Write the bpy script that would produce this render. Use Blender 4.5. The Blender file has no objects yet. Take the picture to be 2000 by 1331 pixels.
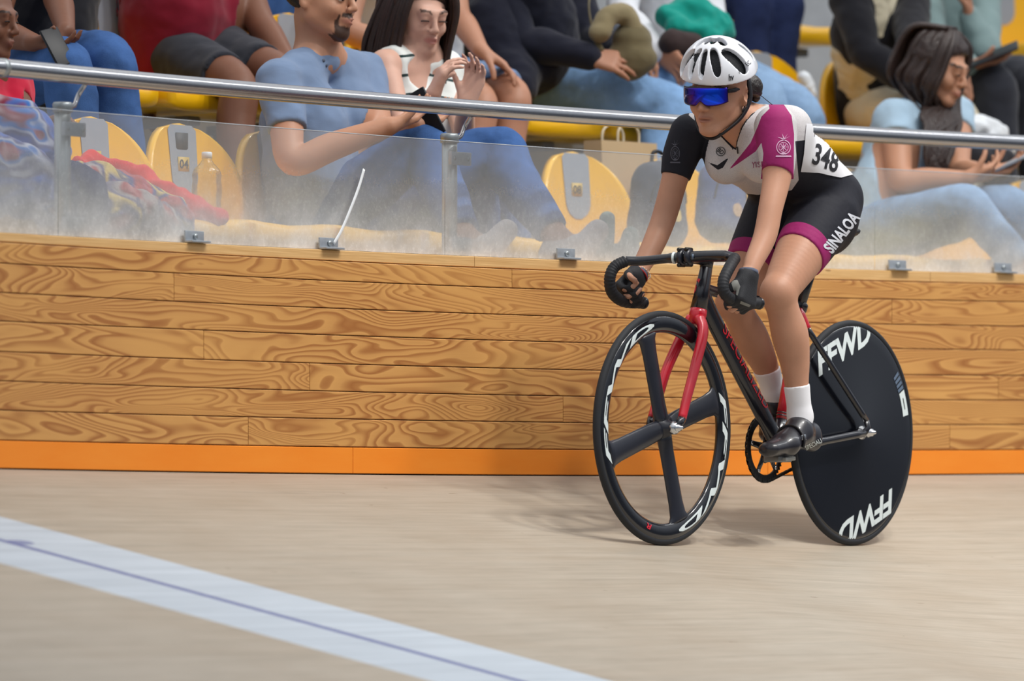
import bpy, bmesh, math, random
import numpy as np
from mathutils import Vector, Matrix, noise
from mathutils.bvhtree import BVHTree
random.seed(7)
SC = bpy.context.scene
COL = SC.collection
FPX = 13500.0      # focal length in pixels of a 2000 px wide frame
HZ = 1066.0        # row of the horizon
# ---------------------------------------------------------------- camera
cam = bpy.data.cameras.new('camera'); cam_o = bpy.data.objects.new('camera', cam); COL.objects.link(cam_o)
cam_o.location = (0, 0, 0); cam_o.rotation_euler = (math.pi/2, 0, 0)
cam.sensor_width = 36; cam.lens = FPX/2000*36; cam.shift_y = (HZ-665.5)/2000; cam.shift_x = 0
cam.clip_start = 0.1; cam.clip_end = 200
cam.dof.use_dof = True; cam.dof.focus_distance = 19.75; cam.dof.aperture_fstop = 3.2
SC.camera = cam_o
# ---------------------------------------------------------------- world
wd = bpy.data.worlds.new('hall'); SC.world = wd; wd.use_nodes = True
bg = wd.node_tree.nodes['Background']; bg.inputs[1].default_value = 1.0
# a dim hall: dark stands and infield around, paler roof above
_g = wd.node_tree.nodes.new('ShaderNodeTexCoord'); _s = wd.node_tree.nodes.new('ShaderNodeSeparateXYZ'); _r = wd.node_tree.nodes.new('ShaderNodeValToRGB')
wd.node_tree.links.new(_g.outputs['Generated'], _s.inputs[0]); _m = wd.node_tree.nodes.new('ShaderNodeMapRange'); _m.inputs[1].default_value = -1
wd.node_tree.links.new(_s.outputs[2], _m.inputs[0]); wd.node_tree.links.new(_m.outputs[0], _r.inputs[0]); wd.node_tree.links.new(_r.outputs[0], bg.inputs[0])
for _e, (_p, _c) in zip([_r.color_ramp.elements[0], _r.color_ramp.elements[1], _r.color_ramp.elements.new(0.5), _r.color_ramp.elements.new(0.62)], [(0.0, (0.10, 0.09, 0.08, 1)), (1.0, (1.15, 1.2, 1.28, 1)), (0.49, (0.09, 0.10, 0.12, 1)), (0.66, (0.48, 0.52, 0.58, 1))]): _e.position = _p; _e.color = _c
SC.view_settings.view_transform = 'Standard'; SC.view_settings.look = 'None'
SC.view_settings.gamma = 1.0; SC.view_settings.use_curve_mapping = False
SC.view_settings.exposure = 0.0
# hall floodlights under the roof
def lamp(name, loc, target, size, power, col=(1, 0.96, 0.9)):
    l = bpy.data.lights.new(name, 'AREA'); l.shape = 'RECTANGLE'; l.size = size[0]; l.size_y = size[1]; l.energy = power; l.color = col
    o = bpy.data.objects.new(name, l); COL.objects.link(o); o.location = loc
    o.rotation_euler = (Vector(target)-Vector(loc)).to_track_quat('-Z', 'Y').to_euler()
    return o
LT = (0.6, 20.0, 0.3)
for i, (x, y, z, p) in enumerate([(5.2, 17.3, 9.5, 42), (3.6, 14.6, 10.0, 32), (6.8, 19.6, 9.5, 38), (3.0, 25.5, 9.5, 12)]):
    lamp('hall_floodlight', (x, y, z), (1.5, 20.2, 0.5), (0.8, 0.5), p).data.spread = math.radians(62)
for x, y, z, p in [(5.0, 15.5, 8.5, 120), (5.5, 18.5, 10.5, 105)]: lamp('strip_light', (x, y, z), (x-1.5, y+2.2, 0.3), (6.0, 0.35), p, (0.95, 0.97, 1.0))
_o = lamp('strip_light', (8.6, 26.3, 7.4), (0, 0, 0), (10.0, 0.45), 150, (0.95, 0.97, 1.0))     # runs above the stand, parallel to the fence
_x = Vector((0.57, 0.82, 0)).normalized(); _z = (Vector((8.6, 26.3, 7.4))-Vector((0.6, 20.5, 0.8))); _z = (_z-_x*_z.dot(_x)).normalized(); _o.rotation_euler = Matrix((_x, _z.cross(_x), _z)).transposed().to_euler()
# ---------------------------------------------------------------- frame helpers
FC = np.array([19.7998, 4.85156]); FR = 25.0       # centre and radius of the outer fence
def _hit(px, r):
    a = (px-1000)/FPX; A = a*a+1; B = -2*(a*FC[0]+FC[1]); C = FC@FC-r*r
    Y = (-B+math.sqrt(B*B-4*A*C))/2/A
    return a*Y, Y
def W(px, py, B=0.0):
    """point seen at pixel px,py standing B metres behind the fence line"""
    x, y = _hit(px, FR+B)
    return Vector((x, y, (HZ-py)/FPX*y))
def PHI(px, B=0.0):
    x, y = _hit(px, FR+B); return math.atan2(y-FC[1], x-FC[0])
def PP(phi, B=0.0, z=0.0):
    return Vector((FC[0]+(FR+B)*math.cos(phi), FC[1]+(FR+B)*math.sin(phi), z))
def TAN(phi): return Vector((math.sin(phi), -math.cos(phi), 0))      # along the fence, to the right
def NRM(phi): return Vector((-math.cos(phi), -math.sin(phi), 0))     # towards the infield
PH0, PH1 = PHI(0), PHI(2000)
def S_of(phi): return (PH0-phi)*FR
def zfun(ctrl, deg=2):
    s = []; z = []
    for px, py in ctrl:
        s.append(S_of(PHI(px))); z.append(W(px, py).z)
    c = np.polyfit(s, z, deg)
    return lambda phi: float(np.polyval(c, min(max(S_of(phi), -0.3), S_of(PH1)+0.3)))
# bike frame
HV = Vector((-0.577, -0.817, 0)).normalized(); LV = Vector((-HV.y, HV.x, 0)); ZV = Vector((0, 0, 1))
BO = Vector((663/FPX*20.4, 20.4, 0))
def BK(f, l, z): return BO+HV*f+LV*l+ZV*z
def J(px, py, l=0.0):
    a = (px-1000)/FPX
    f = (a*(BO.y+l*LV.y)-BO.x-l*LV.x)/(HV.x-a*HV.y)
    p = BO+HV*f+LV*l; p.z = (HZ-py)/FPX*p.y
    return p
def project(p): return 1000+p[0]/p[1]*FPX, HZ-p[2]/p[1]*FPX
# ---------------------------------------------------------------- materials
def lin(c):
    return tuple(((v/255)/12.92 if v/255 <= 0.04045 else (((v/255)+0.055)/1.055)**2.4) for v in c)
class NT:
    def __init__(s, name):
        s.m = bpy.data.materials.new(name); s.m.use_nodes = True; s.t = s.m.node_tree; s.b = s.t.nodes['Principled BSDF']; s.out = s.t.nodes['Material Output']
    def n(s, typ, ins=None, **kw):
        nd = s.t.nodes.new(typ)
        for k, v in kw.items(): setattr(nd, k, v)
        for k, v in (ins or {}).items():
            if isinstance(v, bpy.types.NodeSocket): s.t.links.new(v, nd.inputs[k])
            else: nd.inputs[k].default_value = v
        return nd
    def l(s, a, b): s.t.links.new(a, b)
    def set(s, **kw):
        mp = dict(color='Base Color', rough='Roughness', metal='Metallic', spec='Specular IOR Level', coat='Coat Weight', coatr='Coat Roughness', sheen='Sheen Weight', trans='Transmission Weight', alpha='Alpha', sss='Subsurface Weight', ior='IOR')
        for k, v in kw.items():
            i = s.b.inputs[mp[k]]
            if isinstance(v, bpy.types.NodeSocket): s.l(v, i)
            elif k == 'color': i.default_value = (*v, 1)
            else: i.default_value = v
    def noise(s, scale, detail=3, vec=None, rough=0.5, dist=0.0):
        nd = s.n('ShaderNodeTexNoise', {'Scale': scale, 'Detail': detail, 'Roughness': rough, 'Distortion': dist})
        s.l(vec if vec is not None else s.objc(), nd.inputs['Vector']); return nd.outputs['Fac']
    def objc(s):
        if not hasattr(s, '_o'): s._o = s.n('ShaderNodeTexCoord').outputs['Object']
        return s._o
    def mapv(s, vec, scale, loc=(0, 0, 0)):
        return s.n('ShaderNodeMapping', {'Vector': vec, 'Scale': scale, 'Location': loc}).outputs[0]
    def mix(s, f, a, b, mode='MIX'):
        nd = s.n('ShaderNodeMix', data_type='RGBA', blend_type=mode)
        for i, v in ((0, f), (6, a), (7, b)):
            if isinstance(v, bpy.types.NodeSocket): s.l(v, nd.inputs[i])
            else: nd.inputs[i].default_value = v if i == 0 else (*v, 1)
        return nd.outputs[2]
    def math(s, op, a, b=0.0, c=0.0, clamp=False):
        nd = s.n('ShaderNodeMath', operation=op, use_clamp=clamp)
        for i, v in enumerate((a, b, c)):
            if isinstance(v, bpy.types.NodeSocket): s.l(v, nd.inputs[i])
            else: nd.inputs[i].default_value = v
        return nd.outputs[0]
    def ramp(s, f, stops):
        nd = s.n('ShaderNodeValToRGB', {'Fac': f}); e = nd.color_ramp.elements
        while len(e) < len(stops): e.new(0.5)
        for el, (p, c) in zip(e, stops): el.position = p; el.color = (*c, 1) if len(c) == 3 else c
        return nd.outputs[0]
    def attr(s, name): return s.n('ShaderNodeAttribute', attribute_name=name).outputs['Fac']
    def bump(s, h, strength=0.3, dist=0.002):
        nd = s.n('ShaderNodeBump', {'Height': h, 'Strength': strength, 'Distance': dist}); s.l(nd.outputs[0], s.b.inputs['Normal'])
_mc = {}
def M(name, col, rough=0.5, metal=0.0, spec=0.5, var=0.12, nscale=30, bump=0.0, bscale=200, **kw):
    """plain procedural material: base colour with a little mottling, optional fine bump"""
    if name in _mc: return _mc[name]
    k = NT(name); c = lin(col)
    f = k.noise(nscale, 3)
    k.set(color=k.mix(f, tuple(v*(1-var) for v in c), tuple(min(1, v*(1+var)) for v in c)), rough=rough, metal=metal, spec=spec, **kw)
    if bump: k.bump(k.noise(bscale, 2), bump, 0.002)
    _mc[name] = k.m; return k.m
def cloth(name, col, var=0.18, fold=0.5, weave=0.35, rough=0.9, stripes=None):
    if name in _mc: return _mc[name]
    k = NT(name); c = lin(col)
    f = k.noise(9, 4, rough=0.65); w = k.noise(420, 2)
    base = k.mix(f, tuple(v*(1-var) for v in c), tuple(min(1, v*(1+var)) for v in c))
    if stripes:
        a = k.attr('stripe'); base = k.mix(k.math('GREATER_THAN', a, 0.0), base, lin(stripes))
    k.set(color=base, rough=rough, spec=0.2, sheen=0.15)
    fo = k.noise(9, 2, k.mapv(k.objc(), (1, 1, 1.5)), 0.45, 0.5)
    k.bump(k.math('ADD', k.math('MULTIPLY', fo, 4.0*fold), k.math('MULTIPLY', w, weave*0.5)), 0.35, 0.006)
    _mc[name] = k.m; return k.m
def denim(name, col, var=0.3):
    if name in _mc: return _mc[name]
    k = NT(name); c = lin(col)
    f = k.noise(7, 5, rough=0.7); w = k.noise(500, 2)
    f2 = k.math('ADD', k.math('MULTIPLY', f, 0.75), k.math('MULTIPLY', w, 0.25))
    k.set(color=k.ramp(f2, [(0.3, tuple(v*(1-var) for v in c)), (0.7, tuple(min(1, v*(1+var*1.2)) for v in c))]), rough=0.92, spec=0.15)
    fo = k.noise(9, 2, k.objc(), 0.5, 0.5)
    k.bump(k.math('ADD', k.math('MULTIPLY', fo, 3.5), k.math('MULTIPLY', w, 0.3)), 0.5, 0.006)
    _mc[name] = k.m; return k.m
def skin(name, col, lips=None, hair=None):
    """skin with lip and brow/beard masks held as vertex attributes"""
    if name in _mc: return _mc[name]
    k = NT(name); c = lin(col)
    f = k.noise(14, 4, rough=0.6)
    base = k.mix(f, tuple(v*0.86 for v in c), tuple(min(1, v*1.12) for v in c))
    if lips: base = k.mix(k.math('MULTIPLY', k.attr('lip'), 0.8), base, lin(lips))
    if hair: base = k.mix(k.math('MULTIPLY', k.attr('hairy'), 0.9), base, lin(hair))
    k.set(color=base, rough=0.48, spec=0.35, sss=0.08)
    k.b.inputs['Subsurface Radius'].default_value = (0.012, 0.005, 0.003)
    k.bump(k.noise(260, 2), 0.12, 0.0015)
    _mc[name] = k.m; return k.m
# ---------------------------------------------------------------- object helpers
def link(name, me, m=None, parent=None, smooth=True):
    o = bpy.data.objects.new(name, me); COL.objects.link(o)
    if m is not None:
        for mm in (m if isinstance(m, (list, tuple)) else [m]): me.materials.append(mm)
    if parent is not None: o.parent = parent; o.matrix_parent_inverse = parent.matrix_world.inverted() if False else Matrix.Identity(4); o.location = -parent.location if parent.get('world_kids') else (0, 0, 0)
    if smooth and len(me.polygons): me.polygons.foreach_set('use_smooth', [True]*len(me.polygons))
    return o
def tag(o, label, cat, group=None, kind=None):
    o['label'] = label; o['category'] = cat
    if group: o['group'] = group
    if kind: o['kind'] = kind
    return o
def thing(name, label, cat, loc, group=None):
    """an Empty at the thing's base; its parts are written in world coordinates"""
    o = bpy.data.objects.new(name, None); COL.objects.link(o); o.empty_display_size = 0.1
    o.location = loc; o['world_kids'] = 1; tag(o, label, cat, group); return o
def struct(o): o['kind'] = 'structure'; return o
def mesh_from(verts, faces, name='m'):
    me = bpy.data.meshes.new(name); me.from_pydata([tuple(v) for v in verts], [], faces); me.validate(); me.update(); return me
class MB:
    """collects simple shapes into one mesh"""
    def __init__(s): s.v = []; s.f = []; s.uv = []
    def add(s, vs, fs):
        n = len(s.v); s.v += [Vector(v) for v in vs]; s.f += [[i+n for i in f] for f in fs]; return s
    def box(s, c, sz, R=None, bev=0.0):
        bm = bmesh.new(); bmesh.ops.create_cube(bm, size=1)
        for v in bm.verts: v.co = Vector((v.co.x*sz[0], v.co.y*sz[1], v.co.z*sz[2]))
        if bev: bmesh.ops.bevel(bm, geom=list(bm.edges), offset=bev, segments=2, affect='EDGES', profile=0.6)
        R = R or Matrix.Identity(3)
        for i, v in enumerate(bm.verts): v.index = i
        s.add([R@v.co+Vector(c) for v in bm.verts], [[v.index for v in f.verts] for f in bm.faces]); bm.free(); return s
    def loft(s, rings, cap=True, closed=False):
        n = len(rings[0]); vs = [p for r in rings for p in r]; fs = []
        for i in range(len(rings)-(0 if closed else 1)):
            a = i*n; b = ((i+1) % len(rings))*n
            for j in range(n): fs.append([a+j, a+(j+1) % n, b+(j+1) % n, b+j])
        if cap and not closed: fs.append(list(range(n))[::-1]); fs.append([(len(rings)-1)*n+j for j in range(n)])
        return s.add(vs, fs)
    def tube(s, pts, r, seg=14, sx=1.0, up=None, cap=True, closed=False):
        """swept tube; r number or list; sx flattens along the frame's second axis"""
        pts = [Vector(p) for p in pts]; n = len(pts); rs = r if isinstance(r, (list, tuple)) else [r]*n
        T = []
        for i in range(n):
            if closed: t = pts[(i+1) % n]-pts[i-1]
            else: t = pts[min(i+1, n-1)]-pts[max(i-1, 0)]
            T.append(t.normalized())
        u = Vector(up) if up else (Vector((0, 0, 1)) if abs(T[0].z) < 0.9 else Vector((1, 0, 0)))
        rings = []
        for i in range(n):
            a = (u-T[i]*u.dot(T[i]))
            a = a.normalized() if a.length > 1e-5 else T[i].orthogonal().normalized()
            b = T[i].cross(a); 
            if not up: u = a
            rings.append([pts[i]+a*math.cos(2*math.pi*k/seg)*rs[i]+b*math.sin(2*math.pi*k/seg)*rs[i]*sx for k in range(seg)])
        return s.loft(rings, cap, closed)
    def lathe(s, o, ax, prof, seg=32, ref=None):
        """profile of (distance along axis, radius) spun about ax"""
        ax = Vector(ax).normalized(); a = (Vector(ref)-ax*ax.dot(Vector(ref))).normalized() if ref else ax.orthogonal().normalized(); b = ax.cross(a)
        rings = [[Vector(o)+ax*h+(a*math.cos(2*math.pi*k/seg)+b*math.sin(2*math.pi*k/seg))*max(r, 1e-5) for k in range(seg)] for h, r in prof]
        return s.loft(rings, True)
    def mesh(s, name='m'): return mesh_from(s.v, s.f, name)
    def build(s, name, m, parent=None, smooth=True, auto=None):
        me = s.mesh(name); o = link(name, me, m, parent, smooth)
        if auto: me.set_sharp_from_angle(angle=math.radians(auto))
        return o
def spline(pts, n=8):
    """Catmull-Rom through the points"""
    P = [Vector(p) for p in pts]; P = [P[0]*2-P[1]]+P+[P[-1]*2-P[-2]]; out = []
    for i in range(1, len(P)-2):
        for k in range(n):
            t = k/n; a, b, c, d = P[i-1], P[i], P[i+1], P[i+2]
            out.append(0.5*((2*b)+(c-a)*t+(2*a-5*b+4*c-d)*t*t+(3*b-a-3*c+d)*t**3))
    out.append(P[-2]); return out
def axes(x, y, z): return Matrix((x, y, z)).transposed()
# ---- text as a mesh
def text_mesh(txt, cuts=None, bold=0.0, shear=0.0, spacing=1.0, res=3):
    """vertices/faces of a line of text, unit height about 0.7, origin at its centre"""
    c = bpy.data.curves.new('t', 'FONT'); c.body = txt; c.align_x = 'CENTER'; c.align_y = 'CENTER'; c.size = 1; c.offset = bold; c.shear = shear; c.space_character = spacing; c.resolution_u = res
    o = bpy.data.objects.new('t', c); COL.objects.link(o); bpy.context.view_layer.update()
    me = bpy.data.meshes.new_from_object(o); bm = bmesh.new(); bm.from_mesh(me)
    bpy.data.objects.remove(o); bpy.data.curves.remove(c); bpy.data.meshes.remove(me)
    xs = [v.co.x for v in bm.verts]; ys = [v.co.y for v in bm.verts]
    x0, x1, y0, y1 = min(xs), max(xs), min(ys), max(ys)
    step = cuts or 0.12
    for ax, a, b in ((0, x0, x1), (1, y0, y1)):
        k = int((b-a)/step)
        for i in range(1, k+1):
            co = [0, 0, 0]; no = [0, 0, 0]; co[ax] = a+i*(b-a)/(k+1); no[ax] = 1
            bmesh.ops.bisect_plane(bm, geom=bm.verts[:]+bm.edges[:]+bm.faces[:], plane_co=co, plane_no=no)
    bm.verts.index_update()
    V = [((v.co.x-(x0+x1)/2), (v.co.y-(y0+y1)/2)) for v in bm.verts]; Fs = [[v.index for v in f.verts] for f in bm.faces]
    w, h = x1-x0, y1-y0; bm.free()
    return V, Fs, w, h
def poly_mesh2(polys, step):
    """flat outlines cut to a fine grid, for draping"""
    bm = bmesh.new()
    for p in polys:
        vs = [bm.verts.new((x, y, 0)) for x, y in p]; bm.faces.new(vs)
    xs = [v.co.x for v in bm.verts]; ys = [v.co.y for v in bm.verts]
    for ax, a, b in ((0, min(xs), max(xs)), (1, min(ys), max(ys))):
        k = int((b-a)/step)
        for i in range(1, k+1):
            co = [0, 0, 0]; no = [0, 0, 0]; co[ax] = a+i*(b-a)/(k+1); no[ax] = 1
            bmesh.ops.bisect_plane(bm, geom=bm.verts[:]+bm.edges[:]+bm.faces[:], plane_co=co, plane_no=no)
    bm.verts.index_update(); V = [(v.co.x, v.co.y) for v in bm.verts]; Fs = [[v.index for v in f.verts] for f in bm.faces]; bm.free(); return V, Fs
def bvh_of(o):
    me = o.data
    return BVHTree.FromPolygons([v.co.copy() for v in me.vertices], [tuple(p.vertices) for p in me.polygons])
def drape(name, V, Fs, place, direction, bvh, m, parent, off=0.0015):
    """lay a flat outline on a surface: place(x,y)->world point, cast along direction"""
    out = []; d = Vector(direction).normalized(); last = None; hit = []
    for x, y in V:
        p = place(x, y); h = bvh.ray_cast(p-d*0.6, d, 1.2)
        if h[0] is None: out.append(None); hit.append(False)
        else: out.append(h[0]+h[1]*off*(1 if h[1].dot(d) < 0 else -1)); hit.append(True)
    fs = [f for f in Fs if all(hit[i] for i in f)]
    fs = [f for f in fs if max((out[i]-out[f[0]]).length for i in f) < 0.05]
    used = sorted({i for f in fs for i in f}); mp = {i: k for k, i in enumerate(used)}
    me = mesh_from([out[i] for i in used], [[mp[i] for i in f] for f in fs], name)
    return link(name, me, m, parent)
# ---------------------------------------------------------------- signed distance bodies
def surface_nets(f, org, h):
    ins = f < 0
    c = [(i, j, k) for i in (0, 1) for j in (0, 1) for k in (0, 1)]
    nx, ny, nz = [n-1 for n in f.shape]
    def sh(a, d): return a[d[0]:d[0]+nx, d[1]:d[1]+ny, d[2]:d[2]+nz]
    cnt = sum(sh(ins, d).astype(np.int8) for d in c)
    cells = np.argwhere((cnt > 0) & (cnt < 8)); idx = -np.ones((nx, ny, nz), np.int64); idx[tuple(cells.T)] = np.arange(len(cells))
    acc = np.zeros((len(cells), 3)); num = np.zeros(len(cells)); ci = cells
    val = {d: f[ci[:, 0]+d[0], ci[:, 1]+d[1], ci[:, 2]+d[2]] for d in c}
    for a in c:
        for ax in range(3):
            if a[ax] == 1: continue
            b = list(a); b[ax] = 1; b = tuple(b); va, vb = val[a], val[b]
            s = (va < 0) != (vb < 0); t = np.where(s, va/np.where(s, va-vb, 1), 0)
            p = np.zeros((len(cells), 3)); p[:] = a; p[:, ax] = t
            acc += p*s[:, None]; num += s
    V = (acc/num[:, None]+cells)*h+np.array(org); Fq = []
    for ax in range(3):
        A = ins; B = np.roll(ins, -1, ax); sl = [slice(1, -1)]*3; sl[ax] = slice(0, -1)
        e = (A != B); m = np.zeros_like(e); m[tuple(sl)] = e[tuple(sl)]
        e = np.argwhere(m); u, v = [(1, 2), (2, 0), (0, 1)][ax]
        def cell(du, dv):
            q = e.copy(); q[:, u] -= du; q[:, v] -= dv; return idx[q[:, 0], q[:, 1], q[:, 2]]
        q = np.stack([cell(1, 1), cell(0, 1), cell(0, 0), cell(1, 0)], 1)
        flip = ~ins[tuple(e.T)]; q[flip] = q[flip][:, ::-1]; Fq.append(q)
    return V, np.concatenate(Fq)
def smin(a, b, k):
    if k <= 0: return np.minimum(a, b)
    h = np.maximum(k-np.abs(a-b), 0)/k; return np.minimum(a, b)-h*h*k*0.25
class Body:
    """list of blended tapered limbs; field() samples it on a grid"""
    res = 6
    def __init__(s): s.p = []
    def cone(s, a, b, ra, rb, k=0.02, flat=None, fs=1.0):
        s.p.append(('c', np.array(a, float), np.array(b, float), ra, rb, k, None if flat is None else np.array(Vector(flat).normalized()), fs)); return s
    def chain(s, pts, rs, k=0.02, flat=None, fs=1.0):
        if len(pts) > 2:      # smooth limb through the joints, taken as one shape before blending
            q = spline([Vector(p) for p in pts], s.res); r = [v.x for v in spline([Vector((v, 0, 0)) for v in rs], s.res)]
        else: q, r = pts, rs
        s.p.append(('g', [np.array(v, float) for v in q], [float(v) for v in r], 0, 0, k, None if flat is None else np.array(Vector(flat).normalized()), fs)); return s
    def ell(s, c, r, R, k=0.02): s.p.append(('e', np.array(c, float), np.array(r, float), np.array(R), k)); return s
    def cut(s, c, r, R, k=0.01): s.p.append(('x', np.array(c, float), np.array(r, float), np.array(R), k)); return s
    def bounds(s, pad):
        lo = np.full(3, 1e9); hi = -lo
        for p in s.p:
            if p[0] == 'c': r = max(p[3], p[4])*max(1, p[7]); a = np.minimum(p[1], p[2])-r; b = np.maximum(p[1], p[2])+r
            elif p[0] == 'g': r = max(p[2])*max(1, p[7]); a = np.min(p[1], 0)-r; b = np.max(p[1], 0)+r
            elif p[0] == 'e': r = max(p[2]); a = p[1]-r; b = p[1]+r
            else: continue
            lo = np.minimum(lo, a); hi = np.maximum(hi, b)
        return lo-pad, hi+pad
    def field(s, h, org=None, shp=None, pad=0.02, grow=0.0):
        if org is None:
            lo, hi = s.bounds(pad); shp = tuple(np.ceil((hi-lo)/h).astype(int)+1); org = lo
        f = np.full(shp, 0.08, np.float32)
        for p in s.p:
            k = p[5] if p[0] in 'cg' else p[4]; mg = max(k, 0.0)+2*h+grow+0.012
            if p[0] == 'c': r = max(p[3], p[4])*max(1, p[7]); a = np.minimum(p[1], p[2])-r-mg; b = np.maximum(p[1], p[2])+r+mg
            elif p[0] == 'g': r = max(p[2])*max(1, p[7]); a = np.min(p[1], 0)-r-mg; b = np.max(p[1], 0)+r+mg
            else: r = max(p[2]); a = p[1]-r-mg; b = p[1]+r+mg
            i0 = np.clip(np.floor((a-org)/h).astype(int), 0, shp); i1 = np.clip(np.ceil((b-org)/h).astype(int)+1, 0, shp)
            if np.any(i1 <= i0): continue
            X, Y, Z = np.meshgrid(*[(np.arange(i0[q], i1[q])*h+org[q]).astype(np.float32) for q in range(3)], indexing='ij', sparse=True)
            if p[0] == 'g':
                g = None
                for A, B, ra, rb in zip(p[1][:-1], p[1][1:], p[2][:-1], p[2][1:]):
                    d = B-A; L2 = max(float(d@d), 1e-9); x, y, z = X-A[0], Y-A[1], Z-A[2]; t = np.clip((x*d[0]+y*d[1]+z*d[2])/L2, 0, 1)
                    x = x-t*d[0]; y = y-t*d[1]; z = z-t*d[2]; q2 = x*x+y*y+z*z
                    if p[6] is not None and p[7] != 1.0: w = p[6]; e = x*w[0]+y*w[1]+z*w[2]; q2 = q2+e*e*(1/p[7]**2-1)
                    e = np.sqrt(q2)-(ra+(rb-ra)*t); g = e if g is None else np.minimum(g, e)
                if p[7] < 1: g = g*(0.5+0.5*p[7])
            elif p[0] == 'c':
                A, B = p[1], p[2]; d = B-A; L2 = max(float(d@d), 1e-9)
                x, y, z = X-A[0], Y-A[1], Z-A[2]
                t = np.clip((x*d[0]+y*d[1]+z*d[2])/L2, 0, 1)
                x = x-t*d[0]; y = y-t*d[1]; z = z-t*d[2]; q2 = x*x+y*y+z*z
                if p[6] is not None and p[7] != 1.0:
                    w = p[6]; e = x*w[0]+y*w[1]+z*w[2]; q2 = q2+e*e*(1/p[7]**2-1)
                g = np.sqrt(q2)-(p[3]+(p[4]-p[3])*t)
                if p[7] < 1: g = g*(0.5+0.5*p[7])
            else:
                R = p[3]; x, y, z = X-p[1][0], Y-p[1][1], Z-p[1][2]; r = p[2]
                q = [(R[0][i]*x+R[1][i]*y+R[2][i]*z) for i in range(3)]
                k0 = np.sqrt(sum((q[i]/r[i])**2 for i in range(3))); k1 = np.sqrt(sum((q[i]/r[i]**2)**2 for i in range(3)))+1e-6
                g = k0*(k0-1)/k1
            sl = tuple(slice(i0[q], i1[q]) for q in range(3))
            f[sl] = -smin(-f[sl], g, k) if p[0] == 'x' else smin(f[sl], g, k)
        return f, org, shp
def grid_xyz(org, shp, h):
    return np.meshgrid(*[(np.arange(shp[q])*h+org[q]).astype(np.float32) for q in range(3)], indexing='ij', sparse=True)
def plane(G, pt, nrm):
    """signed distance, positive on the side the normal points to"""
    n = Vector(nrm).normalized(); return (G[0]-pt[0])*n[0]+(G[1]-pt[1])*n[1]+(G[2]-pt[2])*n[2]
def capsule(G, a, b, r):
    """flat ended cylinder region about a-b"""
    a = np.array(a, float); b = np.array(b, float); d = b-a; L = np.linalg.norm(d); d = d/L
    x, y, z = G[0]-a[0], G[1]-a[1], G[2]-a[2]; t = x*d[0]+y*d[1]+z*d[2]
    rad = np.sqrt(np.maximum(x*x+y*y+z*z-t*t, 0))-r
    return np.maximum(rad, np.maximum(-t, t-L))
def nets_obj(name, f, org, h, m, parent, fold=0.0, fscale=14.0, attrs=None, smooth_it=1, drop=0.08):
    V, Q = surface_nets(f, org, h)
    if len(V) == 0: return None
    lab = np.arange(len(V)); ee = np.concatenate([Q[:, [0, 1]], Q[:, [1, 2]], Q[:, [2, 3]], Q[:, [3, 0]]])
    for _ in range(200):          # drop stray specks, keep the real pieces
        m_ = np.minimum(lab[ee[:, 0]], lab[ee[:, 1]]); n_ = lab.copy(); np.minimum.at(n_, ee[:, 0], m_); np.minimum.at(n_, ee[:, 1], m_); np.minimum.at(n_, lab, n_); n_ = n_[n_]; n_ = n_[n_]
        if (n_ == lab).all(): break
        lab = n_
    u_, c_ = np.unique(lab, return_counts=True)
    if len(u_) > 1:
        ok = np.isin(lab, u_[c_ > max(c_.max()*drop, 1)]); Q = Q[ok[Q[:, 0]]]; mp_ = np.cumsum(ok)-1; V = V[ok]; Q = mp_[Q]
    if smooth_it:
        e = np.concatenate([Q[:, [0, 1]], Q[:, [1, 2]], Q[:, [2, 3]], Q[:, [3, 0]]]); 
        for _ in range(smooth_it):
            s = np.zeros_like(V); c = np.zeros(len(V)); np.add.at(s, e[:, 0], V[e[:, 1]]); np.add.at(c, e[:, 0], 1); np.add.at(s, e[:, 1], V[e[:, 0]]); np.add.at(c, e[:, 1], 1)
            V = V*0.5+0.5*s/np.maximum(c, 1)[:, None]
    me = bpy.data.meshes.new(name); me.vertices.add(len(V)); me.loops.add(Q.size); me.polygons.add(len(Q))
    me.vertices.foreach_set('co', V.astype(np.float32).ravel()); me.loops.foreach_set('vertex_index', Q.astype(np.int32).ravel())
    me.polygons.foreach_set('loop_start', np.arange(0, Q.size, 4, dtype=np.int32)); me.update(calc_edges=True)
    if fold:
        nr = np.zeros(len(V)*3, np.float32); me.vertices.foreach_get('normal', nr); nr = nr.reshape(-1, 3)
        d = np.array([noise.noise(Vector(p)*fscale+Vector((3.1, 0.7, 9.2)))+0.5*noise.noise(Vector(p)*fscale*2.3) for p in V])
        V = V+nr*(d*fold)[:, None]; me.vertices.foreach_set('co', V.astype(np.float32).ravel()); me.update()
    for k, fn in (attrs or {}).items():
        a = me.attributes.new(k, 'FLOAT', 'POINT'); a.data.foreach_set('value', np.asarray(fn(V), np.float32).ravel())
    return link(name, me, m, parent)
# ================================================================ SETTING
z_bot = zfun([(0, 917), (600, 927), (1160, 931), (1790, 928), (2000, 928)])
z_or = zfun([(0, 860), (700, 874), (1160, 878.6), (1850, 879.5)])
z_cb = zfun([(0, 473), (650, 509), (1160, 531), (1700, 551), (2000, 554)])
z_ct = zfun([(0, 454), (650, 486), (1190, 511), (1700, 529), (2000, 534)])
z_gl = zfun([(60, 205), (520, 246), (1010, 284), (1300, 301), (1640, 320), (2000, 345)])
z_rl = zfun([(0, 131), (520, 174), (900, 207), (1300, 239), (1580, 256), (2000, 277)])
PHL, PHR = PHI(-350)+0.06, PHI(2450)-0.10     # how far the fence is built beyond both edges of the picture
def phis(n, a=None, b=None):
    a = PHL if a is None else a; b = PHR if b is None else b
    return [a+(b-a)*i/n for i in range(n+1)]
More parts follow.
